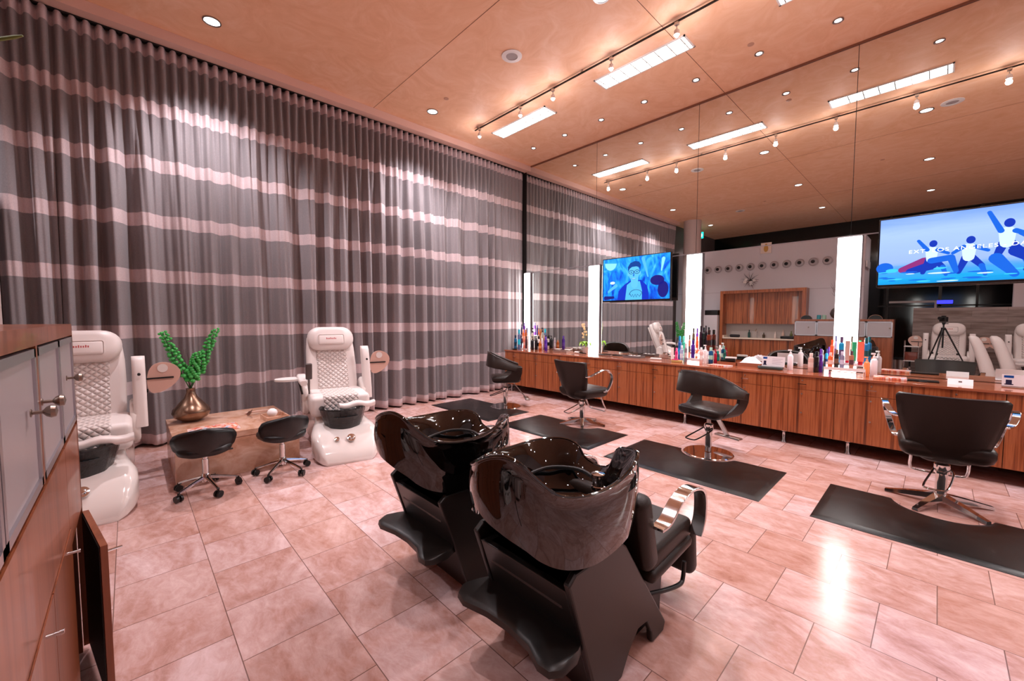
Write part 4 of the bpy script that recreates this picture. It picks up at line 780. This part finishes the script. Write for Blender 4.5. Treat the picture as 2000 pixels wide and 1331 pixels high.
for k_,x,y,z,h_,r_,bc,cc,lab,cat in BOTTLES:
    t=thing('bottle' if cat=='bottle' else 'tube',lab,cat,(x,y,z+.0005))
    r_=min(r_,.034)*.92
    if k_=='b':
        b=MB(); b.lathe([(r_*.92,0),(r_,h_*.02),(r_,h_*.70),(r_*.9,h_*.75),(r_*.5,h_*.78),(r_*.5,h_*.8)],seg=16); obj('body',b,cm(bc),t)
        b=MB(); b.lathe([(r_*.62,h_*.79),(r_*.62,h_*.98),(r_*.5,h_),(.0001,h_)],seg=16); obj('cap',b,cm(cc),t)
        b=MB(); b.lathe([(r_*1.005,h_*.25),(r_*1.01,h_*.26),(r_*1.01,h_*.5),(r_*1.005,h_*.51)],seg=16); obj('label_band',b,cm(cc),t)
    elif k_=='s':
        b=MB(); b.lathe([(r_*.95,0),(r_,h_*.02),(r_,h_*.66),(r_*.7,h_*.74),(r_*.35,h_*.77),(r_*.35,h_*.8)],seg=16); obj('body',b,cm(bc),t)
        b=MB(); b.lathe([(r_*.42,h_*.78),(r_*.42,h_*.86),(r_*.15,h_*.87),(r_*.15,h_*.95)],seg=12); b.box(-r_*.9,r_*.35,-r_*.22,r_*.22,h_*.93,h_); obj('pump',b,cm(cc),t)
    else:
        b=MB(); b.lathe([(r_*.8,0),(r_*.8,h_*.14),(.0001,h_*.14)],seg=16); obj('cap',b,cm(cc),t)
        b=MB(); secs=[[(r_*(1-.0*q)*cos(2*PI*k/16),r_*(1-.92*q)*sin(2*PI*k/16),h_*(.14+.86*q)) for k in range(16)] for q in (0,.3,.6,.9,1)]; b.loft(secs); obj('body',b,cm(bc),t)
ACR=mat('white_acrylic','#efe9ea',.2)
def rack(x0,x1,steps,label,n):
    t=thing('display_rack',label,'display rack',((x0+x1)/2,0,.85)); w_=(x1-x0)/2
    for (y0,y1,z) in steps:
        b=MB(); b.box(-w_,w_,y0,y1,z-.008,z); b.box(-w_,w_,y0-.004,y0,z-.02,z+.015); b.box(-w_,-w_+.005,y0,y1,0,z-.008); b.box(w_-.005,w_,y0,y1,0,z-.008); obj('shelf',b,ACR,t,smooth=False)
rack(-6.16,-5.98,((5.96,6.035,.02),(6.035,6.10,.14),(6.10,6.17,.28)),'white stepped rack of purple and orange bottles by the curtain',0)
rack(-2.588,-2.30,((6.0,6.135,.05),(6.14,6.185,.13),(6.187,6.232,.17)),'white stepped rack of bottles in front of the third lit panel',1)
rack(-.90,-.53,((5.90,6.01,.07),(6.012,6.195,.12),),'large white stepped rack of hair products left of the large screen',2)
def simple(name,label,cat,loc,b,m,rz=0,**k):
    o=obj(name,b,m,**k); o.location=loc; o.rotation_euler=(0,0,rz); return tag(o,label,cat)
b=MB(); b.lathe([(.02,0),(.05,.005),(.06,.02),(.055,.02),(.04,.01),(.0001,.01)],seg=20); simple('dish','small dark dish at the curtain end of the worktop','dish',(-6.0,5.78,.85),b,BLK)
def tray(x,y,w_,d_,label,m,h_=.03):
    b=MB(); b.box(-w_,w_,-d_,d_,0,.005); b.box(-w_,w_,-d_,-d_+.005,.005,h_); b.box(-w_,w_,d_-.005,d_,.005,h_); b.box(-w_,-w_+.005,-d_+.005,d_-.005,.005,h_); b.box(w_-.005,w_,-d_+.005,d_-.005,.005,h_); return simple('tray',label,'tray',(x,y,.85),b,m,smooth=False)
tray(-4.95,6.05,.17,.10,'shallow tray holding two white bowls, left of the hair brush',cm('#8a6f66'))
for i,(x,y) in enumerate(((-5.05,6.02),(-4.85,6.07))):
    b=MB(); b.lathe([(.02,0),(.05,.02),(.065,.05),(.06,.052),(.045,.022),(.0001,.012)],seg=20); b.T=Matrix.Identity(4); b.tube([(.055,0,.045),(.10,0,.06)],[.012,.006],8); simple('tint_bowl',['left white tint bowl in the shallow tray','right white tint bowl in the shallow tray'][i],'bowl',(x,y,.857),b,WHITEP,.8*i)
t=thing('hair_brush','hair brush with white bristle head and dark handle on the worktop','brush',(-4.48,5.97,.872),math.radians(-8))
b=MB(); b.cyl((-.13,0,0),(-.02,0,0),.02,14); obj('head',b,WHITES,t)
b=MB(); b.tube([(-.02,0,0),(.02,0,-.004),(.15,0,-.008)],[.009,.012,.009],10); obj('handle',b,DSTEEL,t)
t=thing('orchid_planter','flowering plant with broad lime leaves at the second lit panel','plant',(-4.43,6.07,.85))
b=MB(); b.lathe([(.045,0),(.05,.01),(.06,.12),(.055,.12),(.05,.02),(.0001,.02)],seg=20); obj('pot',b,mat('clear_pot','#b9aaa6',.15),t)
b=MB(); random.seed(4)
for a,l_,w_ in ((2.9,.16,.06),(2.3,.15,.055),(-.3,.14,.05),(3.8,.15,.05),(5.0,.13,.05)):
    d=Vector((cos(a),sin(a)*.35,0)); n_=Vector((-d.y,d.x,0)).normalized(); secs=[]
    for q in range(9):
        u=q/8; c_=d*l_*u+Vector((0,0,.16+.12*sin(PI*u*.8)-.10*u)); ww=w_*sin(PI*min(1,u*.92+.08))+.002; secs.append([c_+n_*ww,c_+Vector((0,0,-.012*ww/w_)),c_-n_*ww,c_+Vector((0,0,-.012*ww/w_-.004))])
    b.loft(secs)
obj('leaves',b,mat('lime_leaf','#79ad22',.35),t,ang=80)
b=MB(); st_=crom([(0,0,.1),(-.02,0,.3),(-.03,-.02,.45),(-.06,-.03,.56)],6); b.tube(st_,.003,6); b.tube([(0,0,.1),(.06,0,.5),(.03,0,.62)],.002,5); obj('stem',b,mat('stem_pale','#7c8a4a',.5),t)
b=MB()
for k in range(16):
    c_=st_[min(len(st_)-1,6+k*len(st_)//24)]+Vector((random.uniform(-.035,.035),random.uniform(-.03,.02),random.uniform(-.02,.03)))
    for j in range(4): a=2*PI*j/4+k; b.sph(c_+Vector((.012*cos(a),0,.012*sin(a))),.011,6,(1,.5,1))
obj('petals',b,mat('cream_petals','#e6cfa0',.5),t)
for i,(x,y,rz) in enumerate(((-3.93,5.95,-.1),(-3.68,6.02,.06))):
    t=thing('flat_iron',['left slim grey styling iron lying beside the plant','right slim grey styling iron lying beside the plant'][i],'styling iron',(x,y,.851),rz,'styling irons lying beside the plant')
    b=MB(); b.rbox(-.14,.14,-.018,.018,0,.014,.005,2); obj('lower_arm',b,STEEL,t); b=MB(); b.T=Matrix.Rotation(math.radians(-3),4,'Y'); b.rbox(-.14,.13,-.016,.016,.018,.032,.005,2); obj('upper_arm',b,DSTEEL,t)
tray(-3.44,6.05,.15,.09,'small clear tray of clips, right of the styling irons',cm('#6d6464'),.035)
b=MB(); random.seed(8)
for k in range(7): b.rbox(-.1+.03*k,-.075+.03*k,-.03,.03,.0,.02+.012*random.random(),.004,2)
simple('hair_clips','white hair clips heaped in the small clear tray','hair clips',(-3.44,6.05,.857),b,WHITES)
b=MB(); b.rbox(-.085,.085,-.03,.03,0,.028,.008,2); simple('folded_card','white folded card lying on the worktop before the third panel','card',(-3.02,5.98,.851),b,WHITES,.05)
t=thing('cosmetic_box','small pink and gold cosmetic palette near the white rack','palette',(-2.64,5.88,.85))
b=MB(); b.rbox(-.07,.07,-.045,.045,0,.03,.006,2); obj('case',b,cm('#b89a5e'),t); b=MB(); b.rbox(-.065,.02,-.04,.04,.031,.042,.004,2); obj('lid',b,cm('#c21f63'),t)
def magazine(x,y,w_,d_,c1,label,rz=0,lay=2,name='magazine'):
    t=thing(name,label,'magazine' if name=='magazine' else 'book',(x,y,.8505),rz)
    b=MB(); b.rbox(-w_,w_,-d_,d_,0,.006*lay,.002,2); obj('cover',b,MG if c1 is None else cm(c1,.3),t)
    b=MB(); b.rbox(-w_*.96,w_*1.0+.001,-d_*.96,d_*.96,.001,.006*lay-.0015,.001,1); obj('pages',b,cm('#e9e1e1'),t); return t
magazine(-2.03,5.86,.13,.09,None,'pale magazine lying at the edge, right of the third lit panel',-.1)
t=thing('tool_tray','brown tray of black styling tools right of the green bottle','tray',(-2.0,6.08,.85))
b=MB(); b.box(-.12,.12,-.08,.08,0,.006); b.box(-.12,.12,-.08,-.074,.006,.045); b.box(-.12,.12,.074,.08,.006,.045); b.box(-.12,-.114,-.074,.074,.006,.045); b.box(.114,.12,-.074,.074,.006,.045); obj('box',b,cm('#9d5a3c'),t,smooth=False)
b=MB(); b.T=Matrix.Translation((0,0,.01)); b.rbox(-.1,.09,-.02,.02,.0,.05,.01,2); b.rbox(-.03,.1,-.05,-.01,.03,.075,.012,2); simple('clipper','black hair clipper resting in the brown tool tray','hair clipper',(-2.0,6.08,.86),b,BLK)
b=MB(); b.rbox(-.07,.07,-.02,.02,0,.028,.006,2); simple('white_brush','white flat brush lying on top of the black clipper','brush',(-1.96,6.06,.936),b,WHITES,.1)
tray(-1.72,6.1,.14,.10,'brown tray heaped with white tissue, behind the price card',cm('#9d6048'),.05)
b=MB(); random.seed(2); vs_=[]; nn=14
for i in range(nn+1):
    for j in range(nn+1):
        u=-1+2*i/nn; v_=-1+2*j/nn; vs_.append((.125*u,.08*v_,.035+.085*(1-u*u)*(1-v_*v_)+.012*random.uniform(-1,1)*(1 if abs(u)<1 and abs(v_)<1 else 0)))
b.add(vs_,[(i*(nn+1)+j,(i+1)*(nn+1)+j,(i+1)*(nn+1)+j+1,i*(nn+1)+j+1) for i in range(nn) for j in range(nn)]); simple('tissue','crumpled white tissue in the brown tray behind the price card','tissue',(-1.72,6.1,.856),b,cm('#eadfe2',.8),ang=20)
b=MB(); sec=[]
for z,k in ((0,.9),(.01,1),(.03,1),(.035,.97)): sec.append([(x*k,y*k,z) for x,y in rrect(.14,.075,.06,5)])
b.loft(sec); simple('oval_tray','dark oval tray carrying the white price card','tray',(-1.45,5.93,.85),b,cm('#3e4a48'))
def sign(x,y,z,w_,h_,label,rz=0):
    t=thing('card_holder',label,'sign',(x,y,z),rz); b=MB(); b.T=Matrix.Rotation(math.radians(-10),4,'X'); b.box(-w_,w_,0,.004,0,h_); b.box(-w_,w_,0,.05,0,.004); c_=obj('card',b,cm('#dcd5d8'),t,smooth=False)
    b=MB(); b.T=Matrix.Rotation(math.radians(-10),4,'X'); b.box(-w_*.92,-w_*.55,-.001,0,h_*.72,h_*.92); obj('blue_block',b,cm('#16458a'),c_,smooth=False)
    b=MB(); b.T=Matrix.Rotation(math.radians(-10),4,'X'); b.box(-w_*.85,-w_*.62,-.001,0,h_*.2,h_*.55); b.box(-w_*.9,-w_*.56,-.001,0,h_*.12,h_*.2); obj('printed_figure',b,cm('#2a2640'),c_,smooth=False)
    b=MB(); b.T=Matrix.Rotation(math.radians(-10),4,'X')
    for k in range(4): b.box(-w_*.1,w_*(.8-.15*(k%2)),-.001,0,h_*(.76-.16*k),h_*(.785-.16*k))
    obj('print_lines',b,cm('#8d8496'),c_,smooth=False); return t
sign(-1.42,5.92,.886,.125,.13,'white price card with a blue block standing on the oval tray')
sign(.60,5.98,.862,.16,.11,'white price card with a blue block at the right edge of the photo')
magazine(-.33,5.88,.13,.10,None,'pair of pale magazines stacked right of the white pump bottle',.05,4)
b=MB(); b.rbox(-.115,.115,-.05,.05,0,.018,.006,2); b.rbox(-.03,.03,-.062,-.05,.0,.01,.003,1); simple('black_case','flat black case lying on the worktop left of the white card','case',(-.08,5.88,.8505),b,BLK,.03)
t=thing('name_card','small white folded name card with a tiny mark on the worktop','card',(.175,5.9,.85)); b=MB(); b.prism([(-.03,0),(.03,0),(0,.055)],-.085,.085,'x'); c_=obj('card',b,cm('#efe8ea'),t,smooth=False); b=MB(); b.T=Matrix.Translation((0,-.0165,.0275))@Matrix.Rotation(math.radians(-28.6),4,'X'); b.box(-.012,.012,-.0012,0,-.006,.008); obj('mark',b,cm('#5a4f4a'),c_,smooth=False)
# ================================================================ behind the camera, seen in the mirrors
t=thing('tripod','black three-legged tripod under the camera, seen in the mirror','tripod',(.09,-.085,0))
b=MB(); b.cyl((0,0,.86),(0,0,1.36),.014,12); b.lathe([(.035,1.24),(.04,1.27),(.035,1.30)],seg=16); obj('centre_column',b,BLK,t)
for a in (350,110,230):
    a=math.radians(a); d=Vector((cos(a),sin(a),0)); b=MB(); b.tube([d*.03+Vector((0,0,1.27)),d*.3+Vector((0,0,.62)),d*.5+Vector((0,0,.009))],[.015,.012,.009],10)
    for q in (.42,.72): p=(d*.03+Vector((0,0,1.27))).lerp(d*.5,q); b.cyl(p+Vector((0,0,-.02)),p+Vector((0,0,.02)),.018,10)
    obj('leg',b,BLK,t)
b=MB(); b.sph((0,0,1.385),.028,12); b.rbox(-.035,.035,-.03,.03,1.40,1.42,.005,2); b.cyl((0,0,1.385),(.07,0,1.385),.008,8); obj('ball_head',b,BLK,t)
t=thing('photo_camera','black photo camera mounted on the tripod, seen in the mirror','camera',(0,0,1.5),az)
b=MB(); b.rbox(-.07,.07,-.15,-.085,-.075,.03,.012,3); b.rbox(-.03,.03,-.145,-.09,.03,.055,.01,2); obj('body',b,BLK,t)
b=MB(); b.T=Matrix.Rotation(PI/2,4,'X'); b.lathe([(.033,.09),(.036,.06),(.036,.03),(.033,.022),(.029,.022),(.0001,.028)],seg=24); obj('lens',b,BLK,t)
# niche with cabinets in the back wall
t=thing('wall_niche_unit','wood framed cabinet unit with pale counter in the rear white wall','cabinet',(-3.68,-1.5,0))
b=MB(); hw=1.13; b.box(-hw,-hw+.09,.0,.36,0,2.36); b.box(hw-.09,hw,.0,.36,0,2.36); b.box(-hw+.09,hw-.09,.0,.36,2.27,2.36); obj('frame',b,WALNUT,t,smooth=False)
for k in range(4):
    w_=(hw-.09)*2/4; x=-hw+.09+w_*k
    b=MB(); b.box(x+.003,x+w_-.003,.0,.16,1.33,2.268); obj('upper_door',b,WALNUT,t,smooth=False)
    b=MB(); b.box(x+.003,x+w_-.003,.0,.30,.06,.85); obj('lower_door',b,WALNUT,t,smooth=False)
b=MB(); b.box(-hw+.09,hw-.09,.0,.34,.86,.90); b.box(-hw+.09,-hw+.13,.0,.34,.90,.96); obj('countertop',b,cm('#dccbb8'),t,smooth=False)
b=MB(); b.box(-hw+.09,hw-.09,.001,.01,.9,1.33); obj('backsplash',b,mat('speckled_splash','#a59a94',.3),t,smooth=False)
b=MB(); b.tube(crom([(-.12,.12,.9),(-.12,.12,1.12),(-.12,.2,1.17),(-.12,.26,1.1)],5),.01,8); obj('tap',b,CHROME,t)
random.seed(21)
nn_=['dark green bottle on the rear niche counter','brown amber bottle by the tap in the rear niche','pale bottle right of the tap in the rear niche','beige pump bottle at the right of the rear niche','clear flask farthest right in the rear niche','olive bottle beside the beige pump in the rear niche']
for i,(dx,c_,h_) in enumerate(((-.35,'#0f3a33',.24),(.05,'#4a3a2a',.16),(.35,'#c9b8ae',.2),(.55,'#c4a392',.26),(.95,'#9aa3b4',.16),(.75,'#5d6330',.22))):
    b=MB(); b.lathe([(.035,0),(.035,h_*.6),(.014,h_*.75),(.014,h_),(.0001,h_)],seg=12); o=simple('bottle',nn_[i],'bottle',(-3.68+dx,-1.42,.901),b,cm(c_)); o['group']='bottles on the rear niche counter'
b=MB(); b.rbox(-.2,.2,-.08,.08,0,.08,.02,2); simple('dark_basket','low black basket at the right end of the rear niche counter','basket',(-2.95,-1.26,.901),b,BLK)
b=MB(); b.rbox(-.14,.14,-.06,.06,0,.09,.03,2); simple('folded_towels','dark folded towels at the left end of the rear niche counter','towels',(-4.4,-1.3,.901),b,cm('#241d1f',.8))
t=thing('locker','tall pale grey locker with a black box on top, left of the rear niche','locker',(-5.02,-1.22,0)); b=MB(); b.rbox(-.24,.18,-.27,.2,0,1.6,.01,2); c_=obj('body',b,cm('#bdb4b6',.5),t); b=MB(); b.box(.12,.13,.2,.23,.7,.95); obj('handle',b,STEEL,t,smooth=False)
b=MB(); b.rbox(-.22,.18,-.2,.18,0,.16,.01,2); simple('storage_box','black box on top of the pale grey locker','box',(-5.02,-1.22,1.601),b,BLK)
GLB=mat('clear_globe','#a9a2a4',.12,spec=.6)
for i in range(11):
    x=-5.33+(3.165)*i/10; z=3.09; t=thing('wall_globe',ordn(i)+' round glass wall ornament from the left in the rear row','wall ornament',(x,-1.5,z),0,'row of round glass ornaments on the rear wall')
    b=MB(); b.T=Matrix.Rotation(-PI/2,4,'X'); b.lathe([(.10,0),(.115,.03),(.09,.075),(.04,.095),(.0001,.098)],seg=20); obj('globe',b,GLB,t); b=MB(); b.sph((0,.10,.0),.05,12); obj('dark_centre',b,BLK,t)
t=thing('wall_flower','spiky black and white wall sculpture above the rear niche','wall sculpture',(-4.05,-1.46,2.68)); b=MB(); random.seed(6)
for k in range(22): a=random.uniform(0,2*PI); r_=random.uniform(.12,.3); b.tube([(0,0,0),(r_*.6*cos(a),.08,r_*.6*sin(a)),(r_*cos(a),.03,r_*sin(a))],[.006,.004,.002],5)
obj('spikes',b,BLK,t)
b=MB(); [b.sph((random.uniform(-.15,.15),.06,random.uniform(-.15,.1)),.05,8,(1,.5,1)) for k in range(5)]; obj('white_blooms',b,WHITES,t)
t=thing('small_picture','small square gold and white picture at the top of the rear wall','picture',(-3.66,-1.46,3.62)); b=MB(); b.box(-.14,.14,-.02,0,-.16,.16); obj('canvas',b,cm('#d9c3b4'),t,smooth=False); b=MB(); b.T=Matrix.Translation((.0,.003,-.02)); b.prism(ell(0,0,.06,.10,16),-.002,.002,'y'); b.prism(ell(0,.12,.03,.03,12),-.002,.003,'y'); obj('gold_figure',b,cm('#b98a2e'),t,smooth=False)
t=thing('exit_sign','green lit exit sign beside the round column','exit sign',(-6.02,-2.3,4.45)); b=MB(); b.box(-.17,.17,-.03,0,-.11,.11); obj('case',b,mat('exit_green','#0b6b5a',.4,emit='#12d8b8',es=1.0),t,smooth=False); text('EXIT',.15,(-.15,.002,-.055),mat('exit_white','#ffffff',.4,emit=(.9,1,1),es=1.4),t,rot=(PI/2,0,PI),name='lettering').location=(.15,.004,-.055)
t=thing('wall_sign','white horizontal sign on the side of the rear white wall','sign',(-1.37,-1.95,2.95)); b=MB(); b.box(0,.03,-.35,.35,-.09,.09); obj('board',b,cm('#d8d4d6'),t,smooth=False)
def wchair(x,y,label):
    t=thing('lounge_chair',label,'chair',(x,y,0),math.radians(-90),'cream high-backed chairs seen in the mirror')
    b=MB(); secs=[]
    for z,yy,hw,h_ in ((.08,.02,.19,.07),(.12,.01,.21,.09),(.35,-.05,.22,.10),(.6,-.11,.22,.095),(.9,-.20,.21,.085),(1.04,-.25,.20,.08),(1.11,-.28,.17,.065),(1.14,-.29,.12,.035)): secs.append([(p[0],p[1]+yy,z) for p in rrect(hw,h_,h_*.8,4)])
    b.loft(secs); obj('backrest',b,WHITEL,t,ang=80); b=MB(); b.rbox(-.2,.2,.02,.14,.32,.45,.05,3); obj('seat',b,WHITEL,t); b=MB(); b.lathe([(.14,0),(.14,.02),(.03,.04),(.03,.32)],c=(0,.06,0),seg=20); obj('base',b,CHROME,t)
wchair(.80,-.12,'left cream high-backed chair seen in the mirror under the large screen'); wchair(1.09,-.12,'right cream high-backed chair seen in the mirror under the large screen')
p2=dup(p0,(.19,-1.2,0),math.radians(90),'white pedicure chair behind the tripod, seen in the mirror','white pedicure chairs behind the camera')
p3=dup(p0,(1.46,-1.2,0),math.radians(90),'white pedicure chair at the right edge, seen in the mirror','white pedicure chairs behind the camera')
t=thing('trash_can','round brushed steel trash can seen in the mirror','trash can',(-.62,-1.75,0)); b=MB(); b.lathe([(.15,0),(.15,.44)],seg=28); obj('body',b,STEEL,t); b=MB(); b.lathe([(.155,.44),(.155,.47),(.10,.49),(.0001,.49)],seg=28); obj('lid',b,BLK,t)
t=thing('utility_cart','small open cart of red and white shelves, seen in the mirror','cart',(-.42,-1.35,0))
for z in (.12,.45,.80): b=MB(); b.box(-.13,.13,-.15,.15,z,z+.02); obj('shelf',b,WHITES,t,smooth=False)
for x in (-.12,.12):
    for y in (-.14,.14): b=MB(); b.cyl((x,y,0),(x,y,.95),.01,8); obj('post',b,CHROME,t)
b=MB(); b.rbox(-.11,.11,-.12,.12,0,.2,.01,2); simple('red_box','red brown box on the middle cart shelf','box',(-.42,-1.35,.471),b,cm('#7c3f33'))
t=thing('flower_basket','basket of dark pink flowers on a side table at the right edge','flowers',(1.35,.05,.78)); b=MB(); b.lathe([(.12,0),(.16,.1),(.15,.1),(.1,.01)],seg=20); obj('basket',b,cm('#5a3b63'),t); b=MB(); random.seed(12); [b.sph((random.uniform(-.13,.13),random.uniform(-.13,.13),.12+random.uniform(0,.06)),.035,8) for k in range(22)]; obj('blooms',b,cm('#8e2146',.6),t); b=MB(); b.sph((0,0,.1),.14,12,(1,1,.4)); obj('leaves',b,cm('#2c4a25',.6),t)
t=thing('side_table','low dark side table under the flower basket','table',(1.45,.05,0)); b=MB(); b.box(-.2,.3,-.25,.25,.75,.78); obj('tabletop',b,WALNUT,t,smooth=False)
for x in (-.18,.27):
    for y in (-.22,.22): b=MB(); b.box(x-.02,x+.02,y-.02,y+.02,0,.75); obj('leg',b,WALNUT,t,smooth=False)
b=MB(); b.box(-.16,.16,-.02,0,-.05,.05); simple('blue_sign','small glowing blue sign on the rear glass wall','sign',(.12,-4.84,1.98),b,mat('blue_glow','#101050',.4,emit='#2a2aff',es=1.5),smooth=False)
random.seed(30)
